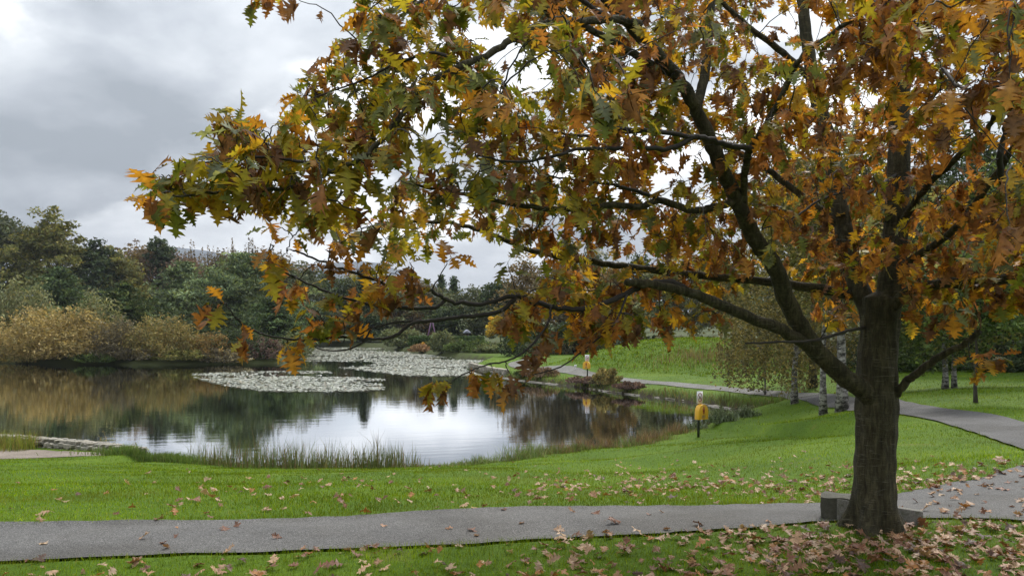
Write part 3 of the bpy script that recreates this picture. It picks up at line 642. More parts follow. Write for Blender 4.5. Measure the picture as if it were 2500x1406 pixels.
# trees behind the grassed mound
mnd = [(1300, 625, 150, 128, 'brown', 'broad', 'brown tree left behind the mound'), (1365, 640, 130, 118, 'scrub', 'broad', 'grey-brown tree behind the lakeside path bend'), (1430, 618, 140, 124, 'darkgrey', 'broad', 'grey-green tree behind the left end of the mound'), (1495, 650, 110, 112, 'orange', 'broad', 'dull orange tree behind the pale conifer'),
       (1560, 625, 130, 118, 'dark', 'broad', 'dark tree with leaning trunk behind the mound'), (1620, 650, 130, 108, 'sage', 'broad', 'pale olive tree behind the middle of the mound'), (1690, 630, 150, 112, 'scrub', 'broad', 'brownish tree behind the mound top'), (1760, 650, 130, 104, 'olive', 'broad', 'olive tree behind the right end of the mound'),
       (1830, 660, 160, 106, 'birch', 'broad', 'yellow-brown tree right behind the mound'), (1400, 788, 130, 106, 'dark', 'broad', 'dark undergrowth tree at the path bend'), (1290, 790, 120, 118, 'dark', 'broad', 'shaded dark tree at the far right corner of the lake'), (1920, 690, 170, 92, 'darkgrey', 'broad', 'grey-green tree behind the birches')]
for px, pt, w, d, pal, kind, lab in mnd:
    T_(kind, 'park_tree', px, pt, w, d, pal, lab, n=3200, leaf=.32, base=.07 if 'under' not in lab else .02, group='trees behind the mound', lean=(.05, 0) if 'leaning' in lab else (0, 0))
T_('pine', 'pale_conifer', 1519, 796, 48, 96, 'greyconifer', 'small pale grey-green conifer behind the mound', n=1600, leaf=.22, base=.02)
for i, px in enumerate(range(1270, 2000, 75)):
    T_('shrub', 'undergrowth', px, 815 + (i * 37) % 18, 110, 100 + (i * 13) % 9, ['dark', 'scrub', 'darkgrey', 'olive'][i % 4], 'low undergrowth under the park trees, number %d from the lake' % (i + 1), cat='shrub', n=1100, leaf=.28, group='undergrowth behind the mound')
# birches on the right bank
T_('birch', 'birch_tree', 1940, 470, 330, 38.0, 'birch', 'leftmost white-barked birch with foliage drooping to the grass', n=8500, leaf=.10, base=.22, droop=.30, trunk=.15, mat='birch')
T_('birch', 'birch_tree', 2010, 330, 300, 30.5, 'birch', 'middle birch of three, white trunk left of the broadest trunk', n=7000, leaf=.10, base=.42, droop=.2, trunk=.13, mat='birch')
T_('birch', 'birch_tree', 2056, 300, 300, 30.0, 'olive', 'birch with the broadest cracked trunk, just left of the oak', n=6500, leaf=.10, base=.42, droop=.2, trunk=.20, mat='birch')
T_('birch', 'drooping_birch', 1868, 740, 215, 47, 'birch', 'low drooping birch foliage beside the mound', n=5200, leaf=.11, base=.30, droop=.5, trunk=.06, mat='birch')
T_('broad', 'dark_trunk_tree', 1985, 380, 300, 47, 'olive', 'dark-trunked tree behind the middle birch', n=5200, leaf=.15, base=.4, trunk=.22)
# right-hand lawn
T_('birch', 'birch_tree', 2308, 560, 340, 35, 'green', 'left birch of the pair on the right-hand lawn', n=6500, leaf=.12, base=.28, droop=.22, trunk=.13, mat='birch')
T_('birch', 'birch_tree', 2330, 520, 330, 35.5, 'olive', 'right birch of the pair on the right-hand lawn', n=5200, leaf=.12, base=.3, droop=.22, trunk=.11, mat='birch')
T_('broad', 'young_tree', 2383, 620, 190, 25.0, 'green', 'slim young tree standing alone on the right-hand lawn', n=5000, leaf=.12, base=.36, trunk=.06)
for px, pt, w, d, pal, lab in ((2240, 420, 360, 60, 'darkgrey', 'large dark tree behind the oak trunk'), (2400, 330, 380, 56, 'dark', 'large dark tree at the back of the right-hand lawn'), (2560, 380, 360, 50, 'green', 'large green tree at the right edge of the picture'), (2130, 500, 300, 70, 'olive', 'olive tree far behind the oak trunk'),
                               (2330, 700, 260, 66, 'dark', 'low dark tree behind the birch pair'), (2480, 690, 240, 58, 'dark', 'low dark tree at the right-hand lawn edge'), (2700, 300, 420, 44, 'dark', 'dark tree just beyond the right picture edge')):
    T_('broad', 'lawn_tree', px, pt, w, d, pal, lab, n=7500, leaf=.22, base=.06, group='trees behind the right-hand lawn')
for i, (px, pt, w, d, pal, lab) in enumerate(((2190, 800, 260, 58, 'dark', 'shaded shrub behind the oak fork'), (2270, 806, 240, 54, 'green', 'green shrub left of the birch pair'), (2360, 812, 250, 56, 'darkgrey', 'grey-green shrub right of the birch pair'), (2460, 870, 170, 50, 'dark', 'clipped dark hedge at the far right of the lawn'), (2570, 830, 260, 52, 'dark', 'dark shrub beyond the right lawn edge'), (2100, 805, 240, 62, 'scrub', 'brown shrub seen between the birch and oak trunks'))):
    T_('shrub', 'lawn_shrub', px, pt, w, d, pal, lab, cat='shrub', n=4200, leaf=.19)
# shrubs on the right bank of the lake
for px, pt, w, d, pal, lab in ((1318, 896, 84, 66.4, 'rose', 'reddish-brown bank shrub left of the far lifebuoy post'), (1282, 902, 50, 68.2, 'green', 'low green tuft at the bend of the bank'), (1428, 918, 84, 60.7, 'purple', 'dark reddish grass clump below the far lifebuoy post'),
                               (1482, 898, 62, 58.4, 'olivegold', 'upright olive bush on the bank right of far lifebuoy post'), (1535, 930, 70, 55.4, 'purple', 'dark brown grass clump right of the olive bank bush'), (1466, 920, 50, 59.0, 'scrub', 'brown clump at the foot of the olive bank bush')):
    T_('shrub', 'bank_shrub', px, pt, w, d, pal, lab, cat='shrub', n=1600, leaf=.15, spiky=1.6, group='shrubs along the right bank')
# distant mass of woodland closing the view
def build_far_wood():
    rng = np.random.default_rng(5); mb = MB()
    for i in range(150):
        y = rng.uniform(195, 330); x = rng.uniform(-1.0, 1.05) * y; z0 = 1.5
        h = rng.uniform(8, 13); w = rng.uniform(9, 16)
        V, T, c, C = crown_broad(h, w, rng, PAL[['dark', 'darkgrey', 'brown', 'olive'][i % 4]], .75, 620, .02)
        mb.add(V + np.array([x, y, z0]), T, c)
    tag(obj('far_woodland', mb.mesh('far_woodland', M['crown'], False)), 'hazy mixed woodland closing the view beyond the lake', 'woodland', kind='stuff')
build_far_wood()
# ------------------------------------------------------------------ the red oak
def oak_leaf_shape(rng, fold=.25, curl=.5, wave=.05, twist=.0):
    """one lobed red-oak leaf of length 1 along +y, lying in xy; returns V, T, rim weight"""
    H = [(0.02, 0.010), (0.09, 0.06), (0.12, 0.12), (0.175, 0.21), (0.19, 0.10), (0.22, 0.075), (0.26, 0.11), (0.30, 0.22), (0.37, 0.345), (0.38, 0.22), (0.42, 0.10), (0.45, 0.10), (0.47, 0.20), (0.52, 0.30), (0.585, 0.40), (0.585, 0.27), (0.635, 0.275), (0.62, 0.10), (0.66, 0.09), (0.69, 0.18), (0.76, 0.285), (0.755, 0.14), (0.79, 0.07), (0.83, 0.09), (0.88, 0.155), (0.89, 0.05), (1.0, 0.0)]
    mid = [0.0, .22, .52, .78, 1.0]; nm = 5
    V = [(0, t, 0) for t in mid]; T = []; rim = [0.] * nm
    for sgn in (1, -1):
        o = len(V); st = rng.uniform(.85, 1.15); ws = rng.uniform(.9, 1.12)
        pts = [(t + rng.normal(0, .008), w * ws * (1 + rng.normal(0, .10))) for t, w in H[:-1]]
        V += [(sgn * w, t, 0) for t, w in pts]; rim += [min(1, w / .25) for t, w in pts]
        own = [min(range(nm), key=lambda q: abs(mid[q] - t)) for t, w in pts]; own = [max(own[:i + 1]) for i in range(len(own))]
        for i in range(len(pts) - 1):
            a, b = o + i, o + i + 1
            T.append((own[i], b, a) if sgn < 0 else (own[i], a, b))
            if own[i + 1] != own[i]:
                T.append((own[i], own[i + 1], b) if sgn < 0 else (own[i], b, own[i + 1]))
        T.append((own[-1], nm - 1, o + len(pts) - 1) if sgn < 0 else (own[-1], o + len(pts) - 1, nm - 1))
    # petiole
    o = len(V); V += [(-.008, -.22, 0), (.008, -.22, 0), (.008, .02, 0), (-.008, .02, 0)]; T += [(o, o + 1, o + 2), (o, o + 2, o + 3)]; rim += [.3] * 4
    V = np.array(V, float); x, y = V[:, 0].copy(), V[:, 1].copy()
    z = fold * np.abs(x) + wave * np.sin(y * 13 + np.sign(x) * rng.uniform(0, 3) + rng.uniform(0, 6)) * np.abs(x) * 3.0 + wave * .5 * np.sin(y * 6 + rng.uniform(0, 6))
    th = curl * y                                     # bend along the midrib
    yy = np.where(abs(curl) > 1e-3, np.sin(th) / (curl + 1e-9), y); zz = -(1 - np.cos(th)) / (curl + 1e-9)
    tw = twist * y; xx = x * np.cos(tw) - z * np.sin(tw); z2 = x * np.sin(tw) + z * np.cos(tw)
    V = np.stack([xx, yy - z2 * np.sin(th), zz + z2 * np.cos(th)], -1)
    return V, np.array(T), np.array(rim)
_rl = np.random.default_rng(21)
FRESH = [oak_leaf_shape(_rl, _rl.uniform(-.1, .45), _rl.uniform(.1, 1.0), _rl.uniform(.02, .09), _rl.uniform(-.5, .5)) for _ in range(9)]
CURLED = [oak_leaf_shape(_rl, _rl.uniform(.4, 1.1) * _rl.choice([-1, 1]), _rl.uniform(.6, 1.9), _rl.uniform(.07, .16), _rl.uniform(-.9, .9)) for _ in range(7)]
FALLEN = [oak_leaf_shape(_rl, _rl.uniform(-.55, .3), _rl.uniform(-1.0, .9), _rl.uniform(.05, .13), _rl.uniform(-.5, .5)) for _ in range(8)]
LEAFC = {'green': ((.118, .145, .022), (.190, .180, .024)), 'grey': ((.170, .195, .115), (.195, .195, .080)), 'lime': ((.285, .250, .030), (.365, .262, .026)), 'yellow': ((.455, .300, .034), (.480, .250, .028)),  # grey: leaf undersides, plus a pale sky sheen painted into the colour
         'amber': ((.455, .228, .034), (.375, .160, .027)), 'rust': ((.325, .142, .042), (.245, .100, .032)), 'brown': ((.200, .104, .050), (.155, .078, .040)), 'tan': ((.340, .225, .130), (.27, .165, .095))}
def leaf_col(key, rim, rng):
    a, b = np.array(LEAFC[key][0]), np.array(LEAFC[key][1]); k = np.clip(rim * rng.uniform(.5, 1.2), 0, 1)[:, None]
    return (a * (1 - k) + b * k) * math.exp(rng.normal(0, .16))
BR = {}   # name: (points (px,py,depth), r0, r1)
BR['limb_a'] = ([(2152, 1000, 7.62), (2110, 955, 7.55), (2060, 918, 7.45), (1990, 850, 7.3), (1928, 750, 7.15), (1893, 655, 7.0), (1835, 570, 6.85), (1795, 480, 6.7), (1745, 375, 6.5), (1700, 270, 6.35), (1655, 190, 6.2), (1560, 85, 6.0), (1480, 5, 5.85), (1400, -90, 5.7), (1320, -220, 5.5)], .098, .025)
BR['limb_b'] = ([(2010, 872, 7.34), (1960, 835, 7.2), (1900, 803, 7.0), (1800, 762, 6.8), (1712, 724, 6.6), (1640, 703, 6.45), (1570, 692, 6.3), (1530, 688, 6.2)], .062, .030)
BR['limb_b2'] = ([(1700, 722, 6.58), (1640, 690, 6.5), (1570, 697, 6.4), (1520, 722, 6.25), (1440, 751, 6.1), (1370, 753, 6.0), (1312, 740, 5.9), (1255, 724, 5.8), (1180, 742, 5.7), (1110, 738, 5.6), (1072, 722, 5.55), (1040, 705, 5.5), (960, 700, 5.45), (860, 664, 5.35), (780, 635, 5.3), (715, 612, 5.25)], .030, .006)
BR['limb_c'] = ([(2085, 720, 7.9), (1900, 690, 8.0), (1700, 672, 8.0), (1520, 650, 7.9), (1420, 635, 7.8), (1300, 612, 7.6), (1200, 572, 7.4), (1105, 545, 7.2), (1010, 540, 7.0)], .050, .014)
BR['limb_d'] = ([(2165, 985, 7.62), (2205, 940, 7.5), (2240, 910, 7.4), (2300, 868, 7.2), (2350, 842, 7.0), (2392, 810, 6.9)], .042, .026)
BR['limb_e'] = ([(2170, 760, 7.6), (2215, 715, 7.4), (2300, 692, 7.1), (2380, 694, 6.9), (2450, 682, 6.7), (2560, 655, 6.5), (2750, 600, 6.2), (2950, 520, 6.0)], .055, .026)
BR['stem_left'] = ([(2128, 770, 7.75), (2088, 680, 7.95), (2062, 580, 8.1), (2045, 480, 8.25), (2020, 340, 8.4), (1985, 200, 8.5), (1962, 40, 8.6), (1945, -120, 8.7), (1900, -350, 8.7), (1850, -600, 8.6)], .098, .025)
BR['stem_up'] = ([(2160, 800, 7.68), (2175, 700, 7.7), (2185, 600, 7.75), (2190, 500, 7.8), (2195, 380, 7.9), (2196, 250, 8.0), (2200, 120, 8.05), (2214, -20, 8.1), (2222, -160, 8.1), (2230, -400, 8.1), (2210, -700, 8.0), (2200, -1000, 7.9)], .125, .03)
BR['limb_f'] = ([(1800, 490, 6.72), (1750, 505, 6.6), (1690, 512, 6.5), (1610, 492, 6.4), (1560, 505, 6.3), (1500, 502, 6.2), (1400, 512, 6.05), (1300, 506, 5.9), (1200, 488, 5.75), (1110, 470, 5.6), (1010, 452, 5.5)], .034, .010)
BR['limb_f2'] = ([(1620, 490, 6.4), (1560, 468, 6.3), (1490, 450, 6.2), (1420, 442, 6.1), (1340, 430, 6.0)], .018, .006)
BR['limb_g'] = ([(1835, 365, 6.3), (1760, 350, 6.15), (1700, 335, 6.0), (1640, 362, 5.9), (1590, 362, 5.8), (1500, 362, 5.65), (1410, 364, 5.5), (1340, 385, 5.4), (1250, 395, 5.2), (1160, 380, 5.05)], .026, .006)
BR['limb_i'] = ([(1815, 520, 6.78), (1818, 430, 6.55), (1832, 365, 6.35), (1880, 290, 6.1), (1925, 200, 5.9), (1952, 145, 5.75), (2050, 70, 5.5), (2150, 0, 5.3), (2220, -60, 5.2)], .034, .012)
BR['limb_h'] = ([(1700, 335, 6.0), (1560, 318, 5.7), (1500, 308, 5.55), (1465, 240, 5.4), (1435, 170, 5.25), (1400, 90, 5.1), (1375, 40, 5.0)], .019, .007)
BR['limb_j'] = ([(1560, 60, 5.95), (1510, 50, 5.8), (1400, 52, 5.5), (1330, 58, 5.3), (1250, 100, 5.1), (1180, 140, 4.95), (1120, 165, 4.85), (1060, 195, 4.75), (1010, 235, 4.65), (985, 275, 4.58), (930, 345, 4.5), (870, 392, 4.42), (800, 425, 4.35), (720, 458, 4.3), (640, 466, 4.25), (520, 470, 4.15), (430, 480, 4.05)], .032, .006)
BR['limb_j2'] = ([(812, 420, 4.36), (760, 400, 4.32), (700, 390, 4.28), (640, 384, 4.25), (560, 390, 4.2), (480, 400, 4.15)], .011, .004)
BR['limb_j3'] = ([(1130, 160, 4.87), (1060, 130, 5.0), (960, 160, 5.1), (900, 190, 5.2), (820, 220, 5.3), (760, 240, 5.35)], .012, .004)
BR['limb_k'] = ([(1655, 185, 6.2), (1580, 150, 6.1), (1500, 105, 6.0), (1420, 62, 5.9), (1330, 20, 5.8), (1240, -30, 5.6)], .034, .018)
BR['limb_l'] = ([(1090, 730, 5.6), (1062, 750, 5.55), (1000, 752, 5.5), (920, 745, 5.45), (840, 728, 5.4), (770, 700, 5.3), (700, 668, 5.2), (655, 640, 5.1)], .014, .005)
BR['limb_m'] = ([(1258, 726, 5.8), (1225, 758, 5.7), (1170, 770, 5.65), (1120, 774, 5.6), (1060, 782, 5.55), (1005, 790, 5.5), (960, 822, 5.45), (900, 828, 5.4), (830, 822, 5.35), (780, 828, 5.3), (710, 828, 5.2), (640, 815, 5.1), (590, 790, 5.0), (555, 750, 4.9)], .017, .004)
BR['limb_m2'] = ([(1060, 783, 5.55), (980, 785, 5.5), (900, 803, 5.42), (880, 815, 5.4), (830, 812, 5.3), (790, 795, 5.25)], .009, .004)
BR['limb_o'] = ([(905, 806, 5.42), (880, 840, 5.38), (830, 856, 5.34), (780, 852, 5.3), (755, 835, 5.25)], .007, .003)
BR['limb_p'] = ([(1345, 745, 5.95), (1337, 790, 5.8), (1290, 850, 5.65), (1240, 880, 5.55), (1190, 890, 5.4), (1150, 905, 5.3), (1110, 925, 5.2)], .010, .004)
BR['limb_p2'] = ([(1530, 720, 6.25), (1500, 790, 6.0), (1430, 850, 5.8), (1370, 895, 5.65), (1300, 915, 5.55)], .010, .004)
BR['limb_q'] = ([(2196, 420, 7.85), (2120, 470, 7.3), (2060, 470, 7.0), (2000, 490, 6.8), (1940, 530, 6.6), (1860, 560, 6.4)], .018, .006)
BR['limb_r'] = ([(2195, 560, 7.75), (2250, 470, 7.2), (2330, 390, 6.7), (2400, 330, 6.3), (2450, 250, 6.0), (2520, 180, 5.8)], .040, .014)
BR['limb_s'] = ([(2192, 330, 7.9), (2290, 220, 7.0), (2300, 170, 6.4), (2340, 210, 5.9), (2390, 222, 5.6), (2470, 200, 5.3)], .026, .008)
BR['limb_t'] = ([(1985, 200, 8.5), (1900, 120, 8.3), (1820, 60, 8.0), (1740, -20, 7.8)], .040, .02)
BR['limb_u'] = ([(1700, 270, 6.35), (1722, 180, 6.5), (1730, 90, 6.6), (1740, -40, 6.7), (1735, -250, 6.7), (1700, -450, 6.6)], .042, .02)
BR['limb_v'] = ([(2062, 560, 8.1), (1960, 480, 8.3), (1850, 400, 8.4), (1720, 340, 8.3), (1600, 320, 8.1), (1450, 330, 7.9), (1300, 320, 7.7)], .040, .010)
BR['limb_w'] = ([(2460, 480, 6.3), (2440, 400, 6.1), (2460, 300, 6.0), (2500, 230, 5.9)], .03, .015)
BR['limb_x'] = ([(2205, 650, 7.5), (2330, 560, 6.9), (2400, 470, 6.5), (2470, 370, 6.2), (2540, 280, 6.0), (2700, 120, 5.8), (2900, 0, 5.6)], .035, .02)
BR['limb_y'] = ([(2110, 800, 7.6), (2060, 810, 7.3), (1990, 830, 7.0), (1900, 835, 6.7), (1820, 838, 6.5)], .018, .008)
BR['limb_top'] = ([(2225, -200, 8.1), (2400, -380, 7.6), (2600, -480, 7.2), (2800, -520, 6.9)], .04, .015)
BR['limb_top2'] = ([(2230, -320, 8.1), (2050, -500, 7.4), (1900, -620, 7.0), (1750, -700, 6.7)], .035, .012)
BR['limb_top3'] = ([(1945, -130, 8.7), (1750, -220, 8.4), (1550, -280, 8.0), (1350, -300, 7.6)], .035, .012)
BR['limb_z'] = ([(1480, 40, 5.8), (1300, -60, 5.3), (1150, -60, 5.0), (1030, 0, 4.8), (980, 40, 4.75), (930, 60, 4.7)], .02, .006)
OAKP = None
def build_oak():
    rng = np.random.default_rng(3)
    bx, by, _ = W(2140, 1292, 7.65); bz = gzf(bx, by) - .02; base = np.array([bx, by, bz])
    root = empty('red_oak', base, 'large autumn oak with dark forked trunk and yellow, green and rust leaves', 'tree')
    # trunk with root flare
    tp = np.array([W(2132, 1330, 7.65), W(2134, 1290, 7.65), W(2135, 1240, 7.65), W(2136, 1150, 7.65), W(2139, 1050, 7.65), W(2140, 960, 7.66), W(2142, 880, 7.66), W(2148, 800, 7.68), W(2152, 730, 7.7)])
    P = smooth_line(tp, 10); t = np.linspace(0, 1, len(P)); sides = 40
    zz = P[:, 2] - bz
    rad = np.interp(zz, [-.2, 0, .08, .2, .45, .9, 1.15, 1.35, 1.8, 2.2, 2.6], [.33, .28, .24, .210, .190, .184, .196, .192, .174, .174, .15])
    V, T = tube(P, rad, sides)
    ang = np.arctan2(V[:, 1] - by, V[:, 0] - bx); hgt = V[:, 2] - bz
    flare = np.clip(.35 - hgt, 0, .4) * .26 * np.sin(ang * 5 + .6) + .006 * np.sin(ang * 9 + hgt * 5) + .005 * np.sin(hgt * 23 + ang * 2)
    V[:, 0] += np.cos(ang) * flare; V[:, 1] += np.sin(ang) * flare
    obj('trunk', mesh_np('trunk', V - base, T, None, True, M['bark']), root)
    # limbs
    nodes, npx = [], []
    for nm, (pts, r0, r1) in BR.items():
        P = smooth_line(np.array([W(*p) for p in pts]), 7)
        s = np.concatenate([[0], np.cumsum(np.linalg.norm(np.diff(P, axis=0), axis=1))]); s /= s[-1]
        jit = np.clip(r0, 0, .03) * .45; P[1:-1] += rng.normal(0, jit * .35, (len(P) - 2, 3))
        r = r1 + (r0 - r1) * (1 - s) ** .9; r[0] *= 1.12
        thick = r0 > .03; sd = 18 if r0 > .08 else (10 if thick else 6)
        r = r * (1 + .06 * nz(P, 14.0, 2.0))
        V, T = tube(P, r, sd)
        name = 'limb' if r0 > .03 else 'branch'
        obj(name, mesh_np(name, V - base, T, None, True, M['bark'] if thick else M['twig']), root)
        nodes.append(np.column_stack([P, r])); 
    nodes = np.vstack(nodes)
    keep = nodes[:, 3] < .055; N0 = nodes[keep]
    # leaf clusters: regions of the crown, (outline, how many, depth shift, depth spread, palette)
    REG = [
     ([(890, -40), (905, 60), (800, 130), (735, 200), (705, 300), (700, 380), (730, 515), (850, 585), (1000, 600), (1150, 570), (1290, 560), (1330, 520), (1400, 500), (1400, -40)], 330, .38, .5, 'left'),
     ([(1400, -40), (1400, 560), (1800, 640), (1900, 640), (1900, -40)], 330, .42, .6, 'mid'),
     ([(1900, -40), (1900, 660), (2100, 690), (2500, 690), (2560, 690), (2560, -40)], 450, .15, .75, 'right'),
     ([(1300, -40), (1300, 500), (1700, 600), (2100, 650), (2560, 680), (2560, -40)], 235, 1.4, .7, 'right'),
     ([(545, 265), (620, 300), (700, 300), (720, 500), (640, 470), (500, 480), (470, 510), (400, 500), (345, 480), (400, 405), (470, 375), (580, 350)], 56, .12, .25, 'left'),
     ([(1290, 540), (1800, 600), (1860, 690), (1760, 700), (1640, 690), (1540, 720), (1440, 760), (1330, 740), (1250, 720), (1300, 680), (1350, 640)], 125, .35, .45, 'mid'),
     ([(1320, 760), (1430, 765), (1560, 740), (1700, 745), (1780, 775), (1760, 800), (1560, 790), (1470, 815), (1370, 800)], 26, .3, .35, 'mid'),
     ([(640, 560), (730, 530), (850, 600), (960, 640), (1060, 690), (1090, 720), (960, 720), (880, 760), (760, 790), (700, 700), (650, 640)], 30, 0., .25, 'dry'),
     ([(2210, 640), (2540, 640), (2540, 740), (2420, 760), (2300, 780), (2220, 800)], 40, .2, .5, 'right'),
     ([(1930, 640), (2090, 640), (2085, 790), (2000, 760)], 26, .3, .5, 'right'),
     ([(1200, 740), (1300, 720), (1330, 800), (1240, 800)], 8, 0., .3, 'mid'),
     ([(1150, -45), (2700, -45), (2800, -600), (2350, -1050), (1800, -900), (1350, -500)], 200, .2, 1.0, 'mid'),
     ([(1180, -10), (1520, -10), (1560, 260), (1300, 330), (1150, 200)], 13, -1.5, .35, 'mid'),
     ([(2120, 40), (2480, 40), (2480, 460), (2250, 420)], 16, -1.7, .4, 'right'),
     ([(820, 160), (1180, 160), (1150, 330), (840, 330)], 8, -.6, .25, 'left'),
     ([(2565, -40), (3050, -100), (3050, 500), (2850, 680), (2565, 690)], 80, .2, .7, 'right'),
    ]
    PALS = {'left': [('green', 4), ('grey', 2.4), ('lime', 4.6), ('yellow', 1.8), ('amber', .9), ('rust', 1.5), ('brown', 1.9)],
            'mid': [('green', 2.2), ('grey', 1.5), ('lime', 3.8), ('yellow', 2.2), ('amber', 1.9), ('rust', 3.4), ('brown', 2.8)],
            'right': [('green', 1.4), ('grey', .9), ('lime', 3.0), ('yellow', 2.4), ('amber', 2.8), ('rust', 4.6), ('brown', 3.0)],
            'dry': [('green', 1.2), ('lime', 2.), ('yellow', 1.2), ('amber', 3.), ('rust', 3.), ('brown', 3.5)]}
    cl = []
    npx_all = np.stack([CX + F * N0[:, 0] / N0[:, 1], HY - F * (N0[:, 2] - ZC) / N0[:, 1]], -1)
    for poly, cnt, sh, sp, pal in REG:
        poly = np.array(poly, float); lo, hi = poly.min(0), poly.max(0); got = []
        while len(got) < cnt:
            best, bs = None, -1
            for _ in range(5):
                for _ in range(40):
                    q = rng.uniform(lo, hi)
                    if poly_sd(poly, q[None])[0] < 0: break
                sc = min([np.hypot(*(q - g)) for g in got[-120:]] or [1e3]) * (1.0 if nz(q[None] / 75., 1.0, 1.3)[0] > -.4 else .4)
                if sc > bs: best, bs = q, sc
            got.append(best)
        for q in got:
            dd = np.hypot(*(npx_all - q).T); near = np.argsort(dd)[:6]; k = rng.choice(near)
            d = N0[k, 1] + sh + rng.normal(0, sp); d = np.clip(d, 3.6, 11.0); cl.append((W(q[0], q[1], d), pal))
    for px, py, d, pal in [(515, 745, 4.85, 'dry'), (545, 740, 4.85, 'dry'), (590, 785, 4.95, 'dry'), (598, 830, 5.0, 'dry'), (700, 838, 5.2, 'dry'), (740, 812, 5.25, 'left'), (790, 790, 5.25, 'left'), (845, 800, 5.3, 'left'), (950, 720, 5.4, 'dry'), (1060, 935, 5.15, 'mid'), (1100, 935, 5.2, 'mid'), (1150, 915, 5.3, 'dry'), (1250, 930, 5.5, 'right'), (1205, 905, 5.4, 'mid'), (1300, 860, 5.6, 'mid'), (1440, 830, 5.8, 'mid'), (1480, 820, 6.0, 'mid'), (1330, 820, 5.75, 'mid'),
                            (1100, 625, 5.6, 'mid'), (1000, 640, 5.5, 'left'), (625, -5, 5.0, 'left'), (655, -8, 5.0, 'left'), (720, -5, 5.0, 'left'), (2410, 880, 6.6, 'right'), (2440, 870, 6.5, 'right'), (2380, 900, 6.7, 'left'), (1240, 640, 5.9, 'left'), (1390, 590, 6.4, 'left'), (1000, 10, 4.75, 'left'), (930, 40, 4.7, 'left'), (560, 290, 4.4, 'left'), (580, 320, 4.4, 'left'), (600, 350, 4.4, 'left')]:
        cl.append((W(px, py, d), pal))
    # grow a twig to every cluster from the nearest wood
    from mathutils import kdtree
    wood = [tuple(p) for p in N0[:, :3]]
    order = sorted(range(len(cl)), key=lambda i: np.min(((N0[:, :3] - cl[i][0]) ** 2).sum(1)))
    tw = MB(); L_pos, L_dir, L_nrm, L_len, L_shape, L_key = [], [], [], [], [], []
    def rebuild():
        kd = kdtree.KDTree(len(wood))
        for i, p in enumerate(wood): kd.insert(p, i)
        kd.balance(); return kd
    kd = rebuild()
    down = np.array([0, 0, -1.0])
    for cnt, i in enumerate(order):
        c, pal = cl[i]
        if cnt % 25 == 0: kd = rebuild()
        p0, _, dist = kd.find(c); p0 = np.array(p0)
        v = c - p0; L = max(dist, .04)
        m = p0 + v * .5 + np.array([0, 0, .10 * L]) + rng.normal(0, .05 * L, 3)
        P = smooth_line(np.array([p0, m, c]), 4); P[1:-1] += rng.normal(0, .006, (len(P) - 2, 3))
        tw.add(*tube(P - base, np.linspace(min(.0065, .0038 + .004 * L), .0024, len(P)), 4))
        wood += [tuple(p) for p in P[3:]]
        td = v / (np.linalg.norm(v) + 1e-6)
        ks, ws = zip(*PALS[pal]); ws = np.array(ws); ws = ws / ws.sum()
        main = rng.choice(ks, p=ws)
        nl = int(rng.integers(5, 10)) if pal != 'dry' else int(rng.integers(3, 7))
        for j in range(nl):
            f = 1.0 if j < nl * .65 else rng.uniform(.45, .95)
            k = f * (len(P) - 1); a = int(min(k, len(P) - 2)); p = P[a] + (P[a + 1] - P[a]) * (k - a)
            rd = rng.standard_normal(3); rd -= td * (rd @ td); rd /= np.linalg.norm(rd) + 1e-6
            key = main if rng.random() < .5 else rng.choice(ks, p=ws)
            dry = key in ('rust', 'brown')
            dr = rd * rng.uniform(.5, 1.0) + td * rng.uniform(.1, .8) + down * rng.uniform(.15, 1.0) * (1.5 if dry else 1.0); dr /= np.linalg.norm(dr)
            n = np.array([0, 0, 1.0]) - dr * dr[2] + .25 * (rd - dr * (rd @ dr)) + rng.normal(0, .38, 3); n -= dr * (n @ dr); n /= np.linalg.norm(n) + 1e-6
            ln = np.clip(rng.normal(.129, .038), .06, .23)
            L_pos.append(p + dr * ln * .20); L_dir.append(dr); L_nrm.append(n); L_len.append(ln); L_key.append(key)
            L_shape.append(int(rng.integers(len(CURLED))) + 100 if (dry and rng.random() < .7) or rng.random() < .08 else int(rng.integers(len(FRESH))))
    tag(obj('twigs', tw.mesh('twigs', M['twig']), root), kind='stuff')
    pos, dr, nr, ln = map(np.array, (L_pos, L_dir, L_nrm, L_len)); sh = np.array(L_shape); n = len(pos)
    px = CX + F * pos[:, 0] / pos[:, 1]; py = HY - F * (pos[:, 2] - ZC) / pos[:, 1]
    show = ln / pos[:, 1] * ((px > 20) & (px < 2480) & (py > 20) & (py < 1000)); big = set(np.argsort(-show)[:300].tolist())
    mb = MB(); cache = {}
    for q in range(n):
        S = FRESH[sh[q]] if sh[q] < 100 else CURLED[sh[q] - 100]
        x = np.cross(dr[q], nr[q])
        if q in big:
            ck = (int(sh[q]), L_key[q], q % 2)
            if ck not in cache: cache[ck] = mesh_np('leaf', S[0], S[1], leaf_col(L_key[q], S[2], rng), True, M['leaf1'])
            o = obj('leaf', cache[ck], root, pos[q] - base); o.rotation_mode = 'QUATERNION'
            o.rotation_quaternion = Matrix(np.stack([x, dr[q], nr[q]], 1).tolist()).to_quaternion(); o.scale = (ln[q],) * 3
        else:
            V = (S[0][:, 0:1] * x + S[0][:, 1:2] * dr[q] + S[0][:, 2:3] * nr[q]) * ln[q] + pos[q] - base
            mb.add(V, S[1], leaf_col(L_key[q], S[2], rng))
    tag(obj('foliage', mb.mesh('foliage', M['leaf']), root), kind='stuff')
    print('oak leaves', n, 'clusters', len(cl))
    return base
M['leaf1'] = foliage_mat('oak_leaf_near', 0.60, 0.5, 0.35, 5.0, 0.35)
OAK = build_oak()

